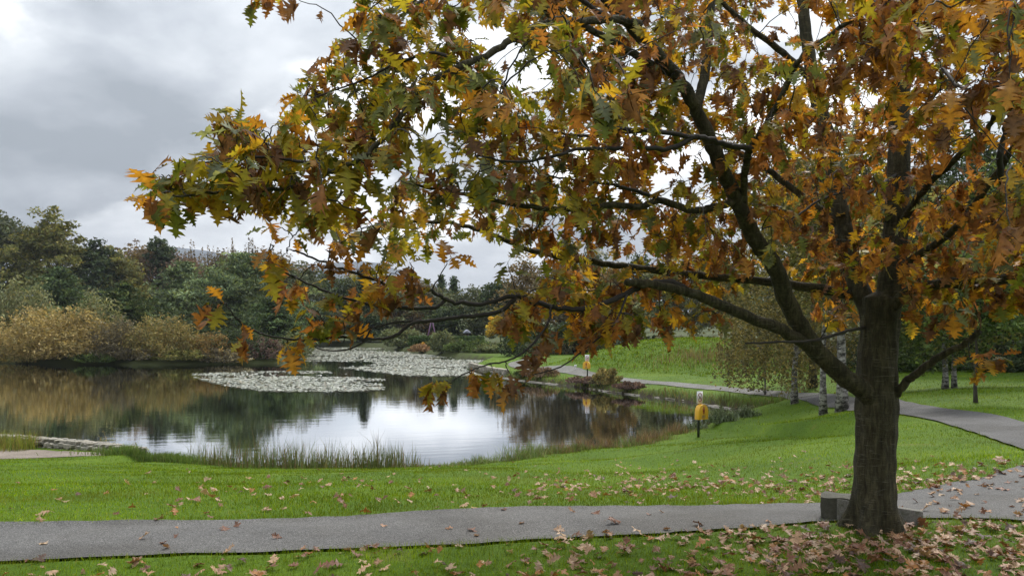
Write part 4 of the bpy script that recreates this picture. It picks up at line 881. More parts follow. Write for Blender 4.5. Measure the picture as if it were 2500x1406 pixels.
# ------------------------------------------------------------------ low stone marker behind the trunk
def rough_block(lo, hi, rng, k=5, amp=.02):
    """subdivided box with uneven faces"""
    lo, hi = np.array(lo, float), np.array(hi, float); V, T = [], []
    for ax in range(3):
        for sd in (0, 1):
            u, v = [q for q in range(3) if q != ax]; g = np.linspace(0, 1, k); a, b = np.meshgrid(g, g, indexing='ij')
            p = np.zeros((k, k, 3)); p[..., u] = a; p[..., v] = b; p[..., ax] = sd; o = sum(len(q) for q in V)
            V.append(p.reshape(-1, 3)); i, j = np.meshgrid(np.arange(k - 1), np.arange(k - 1), indexing='ij'); n = o + i * k + j
            q = np.stack([n, n + 1, n + k + 1, n + k], -1).reshape(-1, 4)
            if (sd == 1) == (ax != 1): q = q[:, ::-1]
            T += [(r[0], r[1], r[2]) for r in q] + [(r[0], r[2], r[3]) for r in q]
    P = lo + np.vstack(V) * (hi - lo); c = (lo + hi) / 2; e = (P - c) / ((hi - lo) / 2)
    rnd = np.clip(np.abs(e).sum(1) - 2.0, 0, 1)
    P = P - (P - c) * rnd[:, None] * amp * 4
    P += amp * np.stack([nz(P, 9, 1.), nz(P, 9, 4.), nz(P, 9, 7.)], -1) + amp * .6 * np.stack([nz(P, 23, 1.), nz(P, 23, 4.), nz(P, 23, 7.)], -1)
    return P, np.array(T)
def build_marker():
    rng = np.random.default_rng(4); x, y = 3.585, 7.96; z = gzf(x, y) - .075
    root = empty('stone_marker', (x, y, z), 'low grey stone marker half hidden behind the oak trunk', 'stone', rz=math.radians(-26))
    V, T = rough_block((-.44, .0, -.12), (-.10, .30, .285), rng, 9, .012)
    o = obj('rough_block', mesh_np('rough_block', V, T, None, False, M['block']), root); o['label'] = 'rough mossy end of the marker'
    V, T = prism([(-.28, -.12), (.50, -.12), (.50, .225), (-.28, .275)], -.05, .035); V[:, 1] += V[:, 2] * .12
    o = obj('slab', mesh_np('slab', V, T, None, False, M['slab']), root); md = o.modifiers.new('bevel', 'BEVEL'); md.width = .006; md.segments = 2
build_marker()

# ------------------------------------------------------------------ lifebuoy posts
def lifebuoy(px, py, d, face, label, group='lifebuoy posts', sc=1.0, sign=True):
    x = (px - CX) / F * d; z = gzf(x, d)
    root = empty('lifebuoy_post', (x, d, z), label, 'lifebuoy', group, face); root.scale = (sc,) * 3
    mb = MB(); mb.add(*box((-.045, -.03, -.3), (.045, .03, 1.92 if sign else 1.3))); obj('post', mb.mesh('post', M['black'], False), root)
    hw, z0, z1 = .30, .76, 1.37
    arc = [(hw * math.cos(a), z1 - hw + .02 + hw * math.sin(a)) for a in np.linspace(0, math.pi, 15)]
    out = [(-hw * 1.03, z0), (hw * 1.03, z0)] + arc
    V, T = prism(out, -.25, -.035); hsg = obj('housing', mesh_np('housing', V, T, None, False, M['yellow']), root)
    mod = hsg.modifiers.new('bevel', 'BEVEL'); mod.width = .03; mod.segments = 2; mod.limit_method = 'ANGLE'
    # red figure holding a ring, and a small printed notice
    mb = MB()
    for q in ([(-.05, 1.08), (.03, 1.05), (.08, 1.14), (.05, 1.24), (-.01, 1.26), (-.07, 1.20)], [(-.04, 1.0), (.0, .98), (.03, 1.08), (-.04, 1.09)], [(.03, 1.0), (.06, .99), (.06, 1.09), (.02, 1.08)], [(-.02, 1.25), (.03, 1.25), (.035, 1.30), (-.015, 1.30)]):
        mb.add(*prism(q, -.256, -.2525))
    obj('figure', mb.mesh('figure', M['red'], False), hsg)
    mb = MB()
    for k, (zz, a, b) in enumerate(((.93, -.10, .12), (.90, -.08, .10), (.865, -.10, .12), (.83, -.10, .08))): mb.add(*box((a, -.256, zz - .010), (b, -.2525, zz + .010)))
    obj('printed_notice', mb.mesh('printed_notice', M['print'], False), hsg)
    if sign:
        sp = MB(); sp.add(*box((-.19, -.045, 1.40), (.19, -.035, 1.92))); s = obj('sign_plate', sp.mesh('sign_plate', M['white'], False), root)
        mb = MB(); a = np.linspace(0, 2 * math.pi, 29); cz = 1.665
        ring = np.array([(.155 * math.cos(t), -.050, cz + .19 * math.sin(t)) for t in a]); inn = np.array([(.122 * math.cos(t), -.050, cz + .155 * math.sin(t)) for t in a]); n = len(a)
        mb.add(np.vstack([ring, inn]), np.array([q for i in range(n - 1) for q in ((i, i + 1, n + i + 1), (i, n + i + 1, n + i))]))
        c, s_ = math.cos(.9), math.sin(.9); bar = np.array([(-.16, -.014), (.16, -.014), (.16, .014), (-.16, .014)]); b2 = [(u * c + v * s_, -.0505, cz + u * s_ * -1 + v * c) for u, v in bar]
        mb.add(np.array(b2), np.array([(0, 1, 2), (0, 2, 3)]))
        obj('prohibition_ring', mb.mesh('prohibition_ring', M['signred'], False), s)
        mb = MB()
        for q in ([(-.09, 1.60), (-.05, 1.585), (.06, 1.69), (.03, 1.72)], [(.0, 1.64), (.03, 1.61), (.09, 1.62), (.08, 1.65)], [(-.03, 1.66), (-.08, 1.72), (-.05, 1.74), (.01, 1.69)], [(.05, 1.72), (.085, 1.72), (.085, 1.755), (.05, 1.755)]): mb.add(*prism(q, -.0485, -.0465))
        obj('swimmer', mb.mesh('swimmer', M['black'], False), s)
    return root
_x, _d, _ = hit(np.array([1704.]), np.array([1068.]))
lifebuoy(1705, 1068, float(_d[0]), math.radians(38), 'yellow lifebuoy housing and no-swimming sign on a black post, on the near lawn', sc=1.0 * float(_d[0]) / 33.0).rotation_euler[1] = math.radians(1.5)
lifebuoy(1434, 920, 64.6, math.radians(-30), 'yellow lifebuoy housing on a black post beside the lakeside path', sc=.98)
lifebuoy(1033, 838, 128, math.radians(10), 'tiny yellow lifebuoy post on the far shore between two willows', sc=.9, sign=False)
# small white marker plate on the mound
_o = MB(); _o.add(*box((-.11, -.01, .28), (.11, .01, .46))); _o.add(*box((-.02, .01, -.1), (.02, .04, .40)))
_x = (1405 - CX) / F * 70; tag(obj('marker_plate', _o.mesh('marker_plate', M['white'], False), None, (_x, 70, gzf(_x, 70))), 'small white plate low on the left slope of the mound', 'sign')

# ------------------------------------------------------------------ playground frame, hut and hedge across the lake
def build_far_things():
    d = 150.; x = (1054 - CX) / F * d; z = gzf(x, d)
    root = empty('swing_frame', (x, d, z), 'purple A-frame swing across the lake', 'swing', rz=.12)
    H = ZC + (HY - 786) / F * d - z; H = 4.0 if H < 2 else H
    for sy in (-1, 1):
        for sx in (-1, 1):
            mb = MB(); mb.add(*tube(np.array([(sx * 1.1, sy * 1.4 + sx * 0, -.1), (sx * .12, sy * 1.4, H)]), .11, 6)); obj('leg', mb.mesh('leg', M['purple']), root)
    mb = MB(); mb.add(*tube(np.array([(0, -1.7, H), (0, 1.7, H)]), .10, 6)); obj('crossbar', mb.mesh('crossbar', M['purple']), root)
    for sy in (-.6, .6):
        mb = MB(); mb.add(*box((-.12, sy - .25, .75), (.12, sy + .25, .82)))
        for q in (-.22, .22): mb.add(*tube(np.array([(0, sy + q, .8), (0, sy + q, H)]), .015, 4))
        obj('swing_seat', mb.mesh('swing_seat', M['black'], False), root)
    d = 140.; x = (1140 - CX) / F * d; z = gzf(x, d); root = empty('small_hut', (x, d, z), 'small dark hut with a pale grey pitched roof across the lake', 'hut', rz=.35)
    h = ZC + (HY - 812) / F * d - z; h = max(h, 2.2)
    mb = MB(); mb.add(*box((-.32, -.3, -.1), (.32, .3, h))); obj('wall', mb.mesh('wall', M['hutwall'], False), root)
    V, T = prism([(-.62, h - .1), (.62, h - .1), (.62, h + .02), (0, h + .55), (-.62, h + .02)], -.6, .6); obj('roof', mesh_np('roof', V, T, None, False, M['hutroof']), root)
    mb = MB(); mb.add(*box((-.2, -.32, .1), (.2, -.303, h * .8))); obj('door', mb.mesh('door', M['black'], False), root)
    # clipped hedge
    rng = np.random.default_rng(6); d = 136.; x = (1090 - CX) / F * d; z = gzf(x, d); n = 5200
    P = np.stack([rng.uniform(-6.5, 6.5, n), rng.uniform(-.6, .6, n), rng.uniform(0, 1, n) ** .7 * 2.0 + .05 * rng.standard_normal(n)], -1); P[:, 2] = np.maximum(P[:, 2], .02)
    V, T = leaf_quads(P, .3, .6, rng); tag(obj('hedge', mesh_np('hedge', V, T, np.repeat(pick_cols(PAL['hedge'], n, rng), 3, 0), False, M['crown']), None, (x, d, z)), 'clipped green hedge across the lake between the willows and hut', 'hedge')
build_far_things()

# ------------------------------------------------------------------ low stone wall by the gravel, pale edging on the right bank
def stone_mesh(rng, k=0):
    """weathered rounded stone of about unit size (26 vertices)"""
    import bmesh
    bm = bmesh.new(); bmesh.ops.create_icosphere(bm, subdivisions=1, radius=.5)
    ph = rng.uniform(0, 6, 3)
    for v in bm.verts:
        c = v.co; q = np.array(c) / .5; q = np.sign(q) * np.abs(q) ** .6; q *= .5 * (1 + .14 * rng.standard_normal())
        v.co = q.tolist()
    me = bpy.data.meshes.new('stone'); bm.to_mesh(me); bm.free(); me.materials.append(M['stone']); return me
def build_wall():
    rng = np.random.default_rng(8); root = empty('stone_wall', (-15.5, 29.2, .4), 'low weathered stone wall between the gravel patch and the water', 'wall'); b = np.array(root.location)
    line = smooth_line(np.array([(-24.5, 32.2), (-19.0, 30.2), (-16.3, 29.2), (-14.2, 28.1), (-12.9, 27.2)]), 30); ms = [stone_mesh(rng) for _ in range(7)]
    s = np.concatenate([[0], np.cumsum(np.linalg.norm(np.diff(line, axis=0), axis=1))])
    def at(u): return np.array([np.interp(u, s, line[:, 0]), np.interp(u, s, line[:, 1])])
    # bedding core behind the stones
    n = len(line); t = np.gradient(line, axis=0); t /= np.linalg.norm(t, axis=1)[:, None]; nn = np.stack([-t[:, 1], t[:, 0]], -1)
    A, B = line + nn * .30, line - nn * .12; top = .54
    V = np.vstack([np.column_stack([A, np.full(n, -.5)]), np.column_stack([A, np.full(n, top)]), np.column_stack([B, np.full(n, top)]), np.column_stack([B, np.full(n, .1)])])
    T = []
    for k in range(3):
        for i in range(n - 1): a = k * n + i; T += [(a, a + 1, a + n + 1), (a, a + n + 1, a + n)]
    obj('core', mesh_np('core', V - b, np.array(T), None, False, M['block']), root)
    u = 0.0
    while u < s[-1] - .1:                                        # capping stones
        w = rng.uniform(.25, .5); p = at(u + w / 2); tt = at(u + w) - at(u); a = math.atan2(tt[1], tt[0])
        for row, off in ((0, .02), (1, .26)):
            q = p + np.array([-math.sin(a), math.cos(a)]) * off * 1.0
            o = obj('stone', ms[int(rng.integers(7))], root, np.array([q[0], q[1], top + .03 + rng.normal(0, .015)]) - b); o.scale = (w * 1.02, .30, .16); o.rotation_euler = (rng.normal(0, .05), rng.normal(0, .05), a)
        u += w
    for row, zz in ((0, .27), (1, .43)):                         # face stones
        u = rng.uniform(0, .2)
        while u < s[-1] - .15:
            w = rng.uniform(.2, .42); p = at(u + w / 2); tt = at(u + w) - at(u); a = math.atan2(tt[1], tt[0]); q = p - np.array([-math.sin(a), math.cos(a)]) * .14
            o = obj('stone', ms[int(rng.integers(7))], root, np.array([q[0], q[1], zz + rng.normal(0, .02)]) - b); o.scale = (w * 1.0, .2, rng.uniform(.15, .22)); o.rotation_euler = (0, rng.normal(0, .12), a); u += w
build_wall()
def build_edging():
    i0 = int(np.argmin(np.abs(SHORE - np.array([14.5, 42.0])).sum(1))); i1 = int(np.argmin(np.abs(SHORE - np.array([-2.4, 75])).sum(1)))
    L = smooth_line(SHORE[i0:i1 + 1], 14); rng = np.random.default_rng(2); L += rng.normal(0, .02, L.shape)
    t = np.gradient(L, axis=0); t /= np.linalg.norm(t, axis=1)[:, None]; nn = np.stack([-t[:, 1], t[:, 0]], -1); n = len(L)
    wid = (.02 + .05 * rng.standard_normal(n))[:, None]; A, B = L + nn * (.10 + wid), L - nn * .08
    V = np.vstack([np.column_stack([A, np.full(n, -.3)]), np.column_stack([A, .06 + .012 * rng.standard_normal(n)]), np.column_stack([B, .09 + .012 * rng.standard_normal(n)]), np.column_stack([B, np.full(n, -.2)])]); T = []
    for k in range(3):
        for i in range(n - 1): a = k * n + i; T += [(a, a + 1, a + n + 1), (a, a + n + 1, a + n)]
    tag(obj('bank_edging', mesh_np('bank_edging', V, np.array(T), None, False, M['edging'])), 'pale stone edging along the waterline of the right bank', 'edging')
    root = empty('bank_wall', (-3.4, 79, .2), 'short dark drystone wall at the bend of the right bank', 'wall'); b = np.array(root.location); ms = [stone_mesh(rng) for _ in range(5)]
    q = smooth_line(np.array([(-4.6, 83), (-3.3, 78), (-2.4, 75), (-.8, 71.2)]), 10)
    for zz in (.15, .42, .66):
        for p in q: 
            o = obj('stone', ms[int(rng.integers(5))], root, np.array([p[0] + .3, p[1] + rng.normal(0, .1), zz]) - b); o.scale = (.5, .55, .3); o.rotation_euler[2] = rng.uniform(0, 3)
build_edging()

# ------------------------------------------------------------------ lily pads
def build_lilies():
    rng = np.random.default_rng(12); P = []
    def region(poly, n, thr, k):
        poly = np.array(poly, float); lo, hi = poly.min(0), poly.max(0); q = rng.uniform(lo, hi, (n * 5, 2))
        d = ZC * F / (q[:, 1] - HY); x = (q[:, 0] - CX) / F * d
        w = np.stack([x, d], -1); sd = poly_sd(poly, q); f = nz(w * np.array([.6, 1.1]), k, 2.0) + .7 * nz(w * np.array([.6, 1.3]), k * 3.1, 6.0) + .5 * nz(w, 2.3, 1.0)
        ok = (sd < 4) & (rng.random(len(q)) < np.clip(.0 + .42 * np.clip((4 - sd) / 16, 0, 1) + .55 * f, 0, 1)) & (poly_sd(SHORE, w) < -.4); return w[ok][:n]
    P.append(region([(470, 916), (640, 908), (760, 906), (860, 918), (940, 930), (935, 948), (850, 952), (740, 956), (640, 952), (590, 944), (540, 936), (500, 926)], 12000, -.25, .35))
    P.append(region([(740, 843), (800, 840), (935, 850), (1000, 862), (1100, 874), (1215, 882), (1215, 892), (1185, 906), (1160, 918), (1100, 918), (1000, 914), (880, 900), (830, 896), (900, 888), (760, 884), (700, 874), (735, 862)], 36000, -.30, .16))
    P = np.vstack(P); n = len(P); r = rng.uniform(.06, .13, n) * np.interp(P[:, 1], [50, 150], [1, 1.6]); a = rng.uniform(0, 6.28, n)
    k = 5; ang = a[:, None] + np.linspace(0, 5.2, k)[None]
    tilt = rng.normal(0, .12, (n, 2))
    X = P[:, 0:1] + r[:, None] * np.cos(ang); Y = P[:, 1:2] + r[:, None] * np.sin(ang); Z = .022 + np.abs(rng.normal(0, .012, (n, 1))) + r[:, None] * (np.cos(ang) * tilt[:, :1] + np.sin(ang) * tilt[:, 1:])
    Z = np.maximum(Z, .004)
    V = np.stack([X, Y, Z], -1).reshape(-1, 3); b = np.arange(n)[:, None] * k
    T = np.concatenate([b + np.array([[0, i, i + 1]]) for i in range(1, k - 1)])
    col = pick_cols([((.25, .26, .21), 4), ((.32, .32, .27), 3), ((.16, .175, .11), 2), ((.24, .19, .12), .7)], n, rng, .25)  # pale greys carry the sky's reflection on wet pads in their colour
    tag(obj('lily_pads', mesh_np('lily_pads', V, T, np.repeat(col, k, 0), False, M['lily'])), 'drifts of pale water lily pads covering the far water', 'lily pads', kind='stuff')
build_lilies()

# ------------------------------------------------------------------ grass, rushes
def blades(P, h, w, rng, col, lean=.5, simple=False):
    """bent blades as two stacked triangles"""
    n = len(P); a = rng.uniform(0, 2 * np.pi, n); la = rng.uniform(0, 2 * np.pi, n); ll = np.abs(rng.normal(0, lean, n)) * h
    s = np.stack([np.cos(a), np.sin(a), 0 * a], -1) * (w * .5)[:, None]; ld = np.stack([np.cos(la), np.sin(la), 0 * a], -1) * ll[:, None]
    up = np.array([0, 0, 1.0])
    m = P + up * (h * .6)[:, None] + ld * .35; t = P + up * (h * (1 - .25 * np.clip(ll / (h + 1e-6), 0, 1.6) ** 2))[:, None] + ld
    if simple: return np.stack([P - s, P + s, t], 1).reshape(-1, 3), np.arange(n * 3).reshape(n, 3), np.repeat(col, 3, 0)
    V = np.stack([P - s, P + s, m + s * .75, m - s * .75, t], 1).reshape(-1, 3); k = np.arange(n)[:, None] * 5
    T = np.concatenate([k + np.array([[0, 1, 2]]), k + np.array([[0, 2, 3]]), k + np.array([[3, 2, 4]])]); return V, T, np.repeat(col, 5, 0)
GPAL = [((.085, .146, .004), 5), ((.110, .174, .005), 5), ((.150, .206, .007), 3), ((.054, .096, .005), 3), ((.20, .185, .05), .6)]
def build_grass():
    rng = np.random.default_rng(31)
    def lawn(n, d0, d1, hs, spread=.74, simple=False):
        d = d0 * (d1 / d0) ** rng.random(n); x = rng.uniform(-spread, spread, n) * d
        q = np.stack([x, d], -1); near = poly_sd(NEARPOLY, q); rp = line_dist(RPATH, q) - .86; gp = poly_sd(GRAVEL, q); s = bil(GS, x, d)
        ok = (near > -.01 - (.07 + .06 * nz(q, 3.1, 2.0)) * rng.random(n) ** 2) & (rp > -.02) & (gp > -.05) & (s > .05)
        x, d, near, rp = x[ok], d[ok], near[ok], rp[ok]; m = len(x); P = np.stack([x, d, gz(x, d) - .004], -1)
        h = hs * rng.uniform(.5, 1.35, m) * (1 + .35 * nz(P, 1.3, 4.0)) * np.where(np.minimum(near, rp) < .12, 1.35, 1.0); h *= np.interp(d, [6, 20, 60], [1, 1.25, 1.9])
        w = np.maximum(.0035, d * .00055) * rng.uniform(.7, 1.4, m)
        c = pick_cols(GPAL, m, rng, .20) * (1 + .26 * nz(P, .55, 1.0) + .18 * nz(P, 2.1, 3.0))[:, None]; yl = np.clip(nz(P, .9, 8.0) * 1.3 + .5 * nz(P, 3.7, 2.0) - .35, 0, .8)[:, None]; c = c * (1 - yl) + np.array([.125, .145, .018]) * yl
        return blades(P, h, w, rng, c, .75, simple)
    mb = MB(); mb.add(*lawn(108000, 5.4, 13, .042)); mb.add(*lawn(115000, 12.5, 30, .042, .74, True)); mb.add(*lawn(50000, 28, 95, .06, .74, True))
    tag(obj('lawn_grass', mb.mesh('lawn_grass', M['grass_blade'], False)), 'short mown green grass of the lawns and verges', 'grass', kind='stuff')
    # longer rank grass: lake edge, mound tussocks, corner by the wall
    mb = MB()
    sl = smooth_line(SHORE, 12); n = 26000; k = rng.integers(0, len(sl), n); P = sl[k] + rng.normal(0, .38, (n, 2)); s = bil(GS, P[:, 0], P[:, 1])
    ok = (s > -.12) & (s < 1.1) & (P[:, 1] < 85) & (np.abs(P[:, 0]) < .75 * P[:, 1]) & ~((P[:, 0] < -12.3) & (P[:, 1] < 40)); P = P[ok]
    z = np.maximum(gz(P[:, 0], P[:, 1]), -.02); P = np.column_stack([P, z]); n = len(P); near = P[:, 1] < 43
    hh = np.where(near, .17, .32) * rng.uniform(.4, 1.4, n) * (1 + .7 * nz(P, .9, 2.0)); w = np.maximum(.008, P[:, 1] * .0005) * rng.uniform(.8, 1.4, n)
    c = pick_cols([((.085, .14, .03), 4), ((.13, .16, .05), 3), ((.16, .13, .06), 2.5), ((.075, .06, .03), 2)], n, rng); mb.add(*blades(P, hh, w, rng, c, .55))
    n = 26000; P = np.stack([rng.normal(15.5, 8, n), rng.normal(71, 5.5, n)], -1); ok = (line_dist(RPATH, P) > 1.6); P = P[ok]; n = len(P); P = np.column_stack([P, gz(P[:, 0], P[:, 1])]); ok = P[:, 2] > .8; P = P[ok]; n = len(P)
    c = pick_cols(GPAL, n, rng) * .95; tall = nz(P, 2.6, 7.0) > .25; mb.add(*blades(P, np.where(tall, .15, .08) * rng.uniform(.6, 1.5, n), .055 * rng.uniform(.7, 1.3, n), rng, c, .9))
    n = 700; P = np.stack([rng.normal(17, 2.6, n), rng.normal(67.5, 1.0, n)], -1); P = np.column_stack([P, gz(P[:, 0], P[:, 1])]); mb.add(*blades(P, rng.uniform(.4, .9, n), np.full(n, .035), rng, pick_cols([((.17, .12, .08), 3), ((.12, .10, .05), 2)], n, rng), .25))
    n = 4200; P = np.stack([rng.uniform(-26, -17.6, n), rng.normal(0, .45, n)], -1); P[:, 1] += np.interp(P[:, 0], [-26, -17.6], [31.6, 28.9]); P = np.column_stack([P, gz(P[:, 0], P[:, 1])])
    mb.add(*blades(P, rng.uniform(.25, .75, n), np.full(n, .017), rng, pick_cols([((.17, .20, .04), 4), ((.20, .15, .06), 2), ((.08, .12, .03), 2)], n, rng), .45))
    n = 4200; P = np.stack([rng.normal(-12.3, .9, n), rng.normal(27.1, .3, n)], -1); P = np.column_stack([P, gz(P[:, 0], P[:, 1])])
    mb.add(*blades(P, rng.uniform(.1, .42, n), np.full(n, .017), rng, pick_cols([((.075, .13, .03), 4), ((.12, .15, .05), 2)], n, rng), .7))
    tag(obj('rank_grass', mb.mesh('rank_grass', M['grass_blade'], False)), 'long rough grass along the water edge and over the mound', 'grass', kind='stuff')
build_grass()
def build_rushes():
    rng = np.random.default_rng(41)
    spots = [(490, 1128, .62, 0), (530, 1135, .55, 0), (575, 1140, .85, 0), (612, 1140, .95, 0), (650, 1142, .90, 0), (690, 1143, .88, 0), (728, 1142, .80, 0), (770, 1143, .70, 0), (808, 1143, .62, 0), (845, 1143, .66, 0), (880, 1143, .60, 0), (915, 1143, .78, 0), (950, 1142, .82, 0), (978, 1141, .60, 0),
             (1255, 1118, .75, 1), (1310, 1106, .70, 1), (1365, 1098, .66, 2), (1420, 1092, .60, 2), (1480, 1084, .55, 2), (1560, 1078, .62, 2), (1600, 1066, .72, 2), (1650, 1052, .70, 2), (1290, 1120, .5, 1), (1345, 1108, .45, 1), (1180, 1132, .34, 1), (1120, 1138, .26, 1), (1400, 1100, .4, 1), (1530, 1084, .42, 1), (330, 1095, .75, 3), (255, 1080, .8, 3), (1760, 1030, .6, 4), (1820, 1018, .5, 4), (1700, 1040, .5, 4)]
    kind = {0: ('rush_clump', 'dark green rush clump', [((.075, .105, .034), 5), ((.115, .120, .045), 3), ((.15, .105, .055), 2)], 170, .30), 1: ('grass_tussock', 'green grass tussock', [((.10, .155, .04), 5), ((.16, .19, .07), 3), ((.18, .15, .08), 1)], 330, .65),
            2: ('dry_grass_clump', 'straw and red-brown dry grass clump', [((.20, .14, .08), 4), ((.13, .075, .045), 3), ((.14, .14, .05), 2)], 260, .5), 3: ('waterside_weed', 'thin leafy weed', [((.16, .17, .06), 4), ((.20, .16, .06), 2)], 40, .3), 4: ('waterside_herb', 'grey-green leafy herb patch', [((.13, .16, .09), 4), ((.08, .11, .05), 3)], 240, .8)}
    cnt = {}
    for px, py, h, k in spots:
        x, d, z = hit(np.array([float(px)]), np.array([float(py)])); x, d = float(x[0]), float(d[0])
        if k == 3: d = {330: 28.55, 255: 29.35}[px]; x = (px - CX) / F * d
        else:
            while float(bil(GS, x, d)) < (.12 if k in (1, 2) else -.1): d -= .15; x = (px - CX) / F * d
        z = max(gzf(x, d), 0.0)
        nm, lb, pal, n, lean = kind[k]; h = h * (1.3 if k == 0 else 1.0); cnt[k] = cnt.get(k, 0) + 1; sx = (.42 if k != 3 else .25) * rng.uniform(.7, 1.25)
        q = np.stack([rng.normal(0, sx, n), rng.normal(0, sx * .6, n)], -1); P = np.column_stack([q, np.full(n, -.02)]); rr = np.exp(-(q ** 2).sum(1) / (2 * .5 ** 2))
        hh = h * (.3 + .7 * rr) * rng.uniform(.25, 1.2, n) * (1 + .35 * nz(P + x, 3.0, 2.0)); V, T, c = blades(P, hh, np.full(n, .016 if k != 4 else .05), rng, pick_cols(pal, n, rng), lean)
        if k in (3, 4):
            m = n * 5; i = rng.integers(0, n, m); t = rng.random(m); LP = P[i] + np.stack([rng.normal(0, .06, m), rng.normal(0, .06, m), hh[i] * t], -1); v2, t2 = leaf_quads(LP, .075, .5, rng); V, T, c = np.vstack([V, v2]), np.vstack([T, t2 + len(V)]), np.vstack([c, np.repeat(pick_cols(pal, m, rng), 3, 0)])
        pos = ['first', 'second', 'third', 'fourth', 'fifth', 'sixth', 'seventh', 'eighth', 'ninth', 'tenth', 'eleventh', 'twelfth', 'thirteenth', 'fourteenth'][cnt[k] - 1]
        where = {0: 'by the near shore', 1: 'by the near shore', 2: 'right of the bright reflection', 3: 'by the stone wall', 4: 'along the right corner of the lake'}[k]
        rt = empty(nm, (x, d, z), '%s %s, %s in its row' % (lb, where, pos), 'rushes' if k == 0 else 'plant', 'plants along the near shore'); tag(obj('blades', mesh_np('blades', V, T, c, False, M['rush']), rt), kind='stuff')
build_rushes()

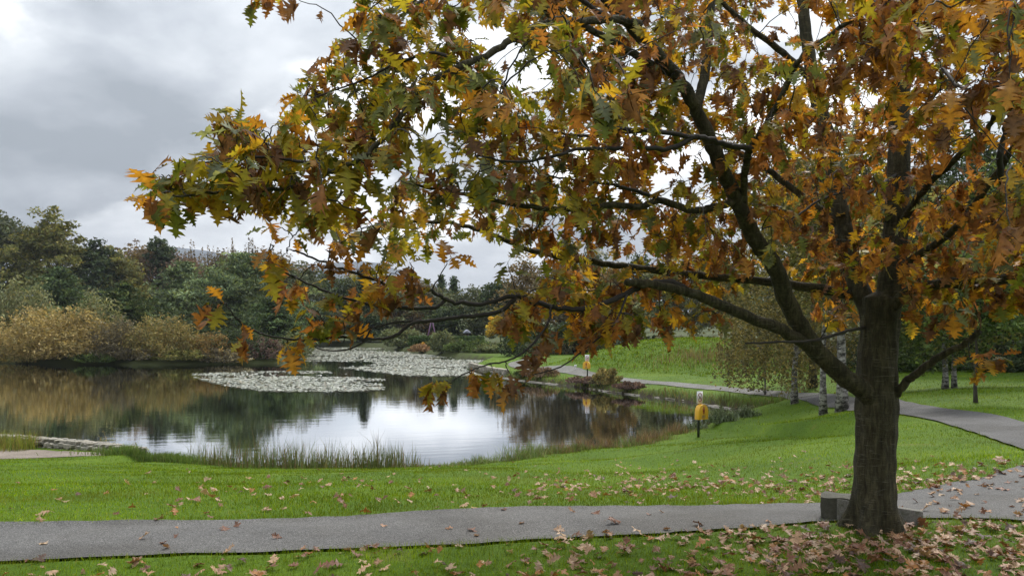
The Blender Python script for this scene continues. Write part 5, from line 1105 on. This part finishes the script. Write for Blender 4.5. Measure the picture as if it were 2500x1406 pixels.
# ------------------------------------------------------------------ fallen leaves
def build_litter():
    rng = np.random.default_rng(51); pts = []
    def drop(n, f, zone):
        px, py = f(n); x, d, z = hit(px, py); q = np.stack([x, d], -1); ok = ~np.isnan(d); q, px = q[ok], px[ok]; s = bil(GS, q[:, 0], q[:, 1]); np_ = poly_sd(NEARPOLY, q); rp = line_dist(RPATH, q) - 1.1
        for a, b, c, e in zip(q, s, np_, rp):
            if b < .1: continue
            on = (c < -.02 or e < -.05)
            if zone == 'path' and not on: continue
            if zone != 'path' and on and rng.random() < .93: continue
            pts.append((a[0], a[1], 'path' if on else zone))
    drop(620, lambda n: (2560 - 2700 * rng.random(n) ** 1.5, rng.uniform(1285, 1470, n)), 'verge')
    drop(300, lambda n: (rng.uniform(1400, 2560, n), rng.uniform(1255, 1430, n)), 'verge')
    drop(230, lambda n: (rng.normal(2180, 190, n), rng.normal(1335, 34, n)), 'verge')
    drop(480, lambda n: (2540 - 2100 * rng.random(n) ** 1.7, 1195 + rng.normal(0, 32, n) ), 'lawn')
    drop(300, lambda n: (rng.uniform(1300, 2500, n), 1190 + rng.normal(0, 16, n)), 'lawn')
    drop(260, lambda n: (rng.uniform(1500, 2520, n), 1165 + rng.normal(0, 22, n)), 'lawn')
    drop(32, lambda n: (rng.uniform(0, 900, n), rng.uniform(1150, 1270, n)), 'lawn')
    drop(34, lambda n: (rng.uniform(0, 2100, n), rng.uniform(1200, 1350, n)), 'path')
    drop(120, lambda n: (rng.uniform(2150, 2540, n), rng.uniform(1130, 1280, n)), 'path')
    LC = [((.31, .195, .115), 4), ((.25, .135, .070), 4), ((.155, .068, .036), 4), ((.38, .265, .165), 1.8), ((.27, .120, .035), 2.0), ((.085, .045, .030), 1.8)]
    n = len(pts); X = np.array([p[:2] for p in pts]); ln = np.clip(rng.normal(.104, .03, n), .04, .18); z = gz(X[:, 0], X[:, 1])
    zones = [p[2] for p in pts]; lift = np.array([.034 if q == 'path' else rng.uniform(.004, .035) for q in zones])
    px = CX + F * X[:, 0] / X[:, 1]; py = HY - F * (z - ZC) / X[:, 1]
    show = ln / X[:, 1] * ((px > 10) & (px < 2490) & (py < 1400)); big = set(np.argsort(-show)[:300].tolist())
    mesh = []
    for k in range(20):
        S = FALLEN[k % 8]; c = pick_cols(LC, 1, rng, .1)[0]; rim = S[2][:, None]; mesh.append((S, c))
    objs = [mesh_np('fallen_leaf', S[0], S[1], c[None] * (1 + .25 * (S[2][:, None] - .5)), True, M['litter1']) for S, c in mesh]
    def word(c): return 'pale tan' if c[0] > .38 else ('light brown' if c[0] > .28 else ('mid brown' if c[0] > .19 else 'dark rust-brown'))
    def spot(q): return 'by the left picture edge' if q < 500 else ('left of the picture middle' if q < 1000 else ('in the picture middle' if q < 1450 else ('well left of the oak' if q < 1850 else ('at the oak foot' if q < 2260 else 'right of the oak'))))
    def tipw(Rm): v = Rm @ np.array([0, 1.0, 0]); return ('right' if v[0] > 0 else 'left') if abs(v[0]) > abs(v[1]) else ('away' if v[1] > 0 else 'forward')
    WH = {'path': ('on the grey path', 'fallen leaves on the path'), 'verge': ('on the near verge', 'fallen leaves on the near verge'), 'lawn': ('on the lawn beyond', 'fallen leaves on the far lawn')}
    mb = MB()
    for i in range(n):
        k = int(rng.integers(20)); flip = rng.random() < .6; e = (rng.normal(0, .22) + (math.pi if flip else 0), rng.normal(0, .25), rng.uniform(0, 6.28)); S, c = mesh[k]
        Rm = np.array(Matrix.Rotation(e[2], 3, 'Z') @ Matrix.Rotation(e[1], 3, 'Y') @ Matrix.Rotation(e[0], 3, 'X')); V = (S[0] @ Rm.T) * ln[i]
        p = np.array([X[i, 0], X[i, 1], z[i] + lift[i] - min(0, np.percentile(V[:, 2], 12))])
        if i in big:
            o = obj('fallen_leaf', objs[k], None, p); o.rotation_euler = e; o.scale = (ln[i],) * 3; tag(o, '%s oak leaf %s, %s, tip %s' % (word(c), WH[zones[i]][0], spot(px[i]), tipw(Rm)), 'leaf', WH[zones[i]][1])
        else:
            cc = pick_cols(LC, 1, rng, .12)[0]; mb.add(V + p, S[1], cc[None] * (1 + .25 * (S[2][:, None] - .5)))
    tag(obj('leaf_litter', mb.mesh('leaf_litter', M['litter'])), 'scattered small fallen leaves farther off on the grass', 'leaves', kind='stuff')
    print('fallen', n)
M['litter1'] = foliage_mat('fallen_leaf_near', 0.15, 0.55, 0.35, 5.0, 0.3)
build_litter()

# ------------------------------------------------------------------ damp autumn air
def build_haze():
    m = bpy.data.materials.new('damp_air'); m.use_nodes = True; N, L = m.node_tree.nodes, m.node_tree.links
    N.remove(N['Principled BSDF']); v = N.new('ShaderNodeVolumePrincipled'); v.inputs['Color'].default_value = (.80, .87, 1.0, 1); v.inputs['Density'].default_value = .00010; v.inputs['Anisotropy'].default_value = .1
    L.new(v.outputs[0], N['Material Output'].inputs['Volume'])
    V, T = box((-6600, -45, -5), (6600, 3400, 262)); tag(obj('haze', mesh_np('haze', V, T, None, False, m)), 'thin bluish autumn haze over the valley', 'haze', kind='stuff')
build_haze()
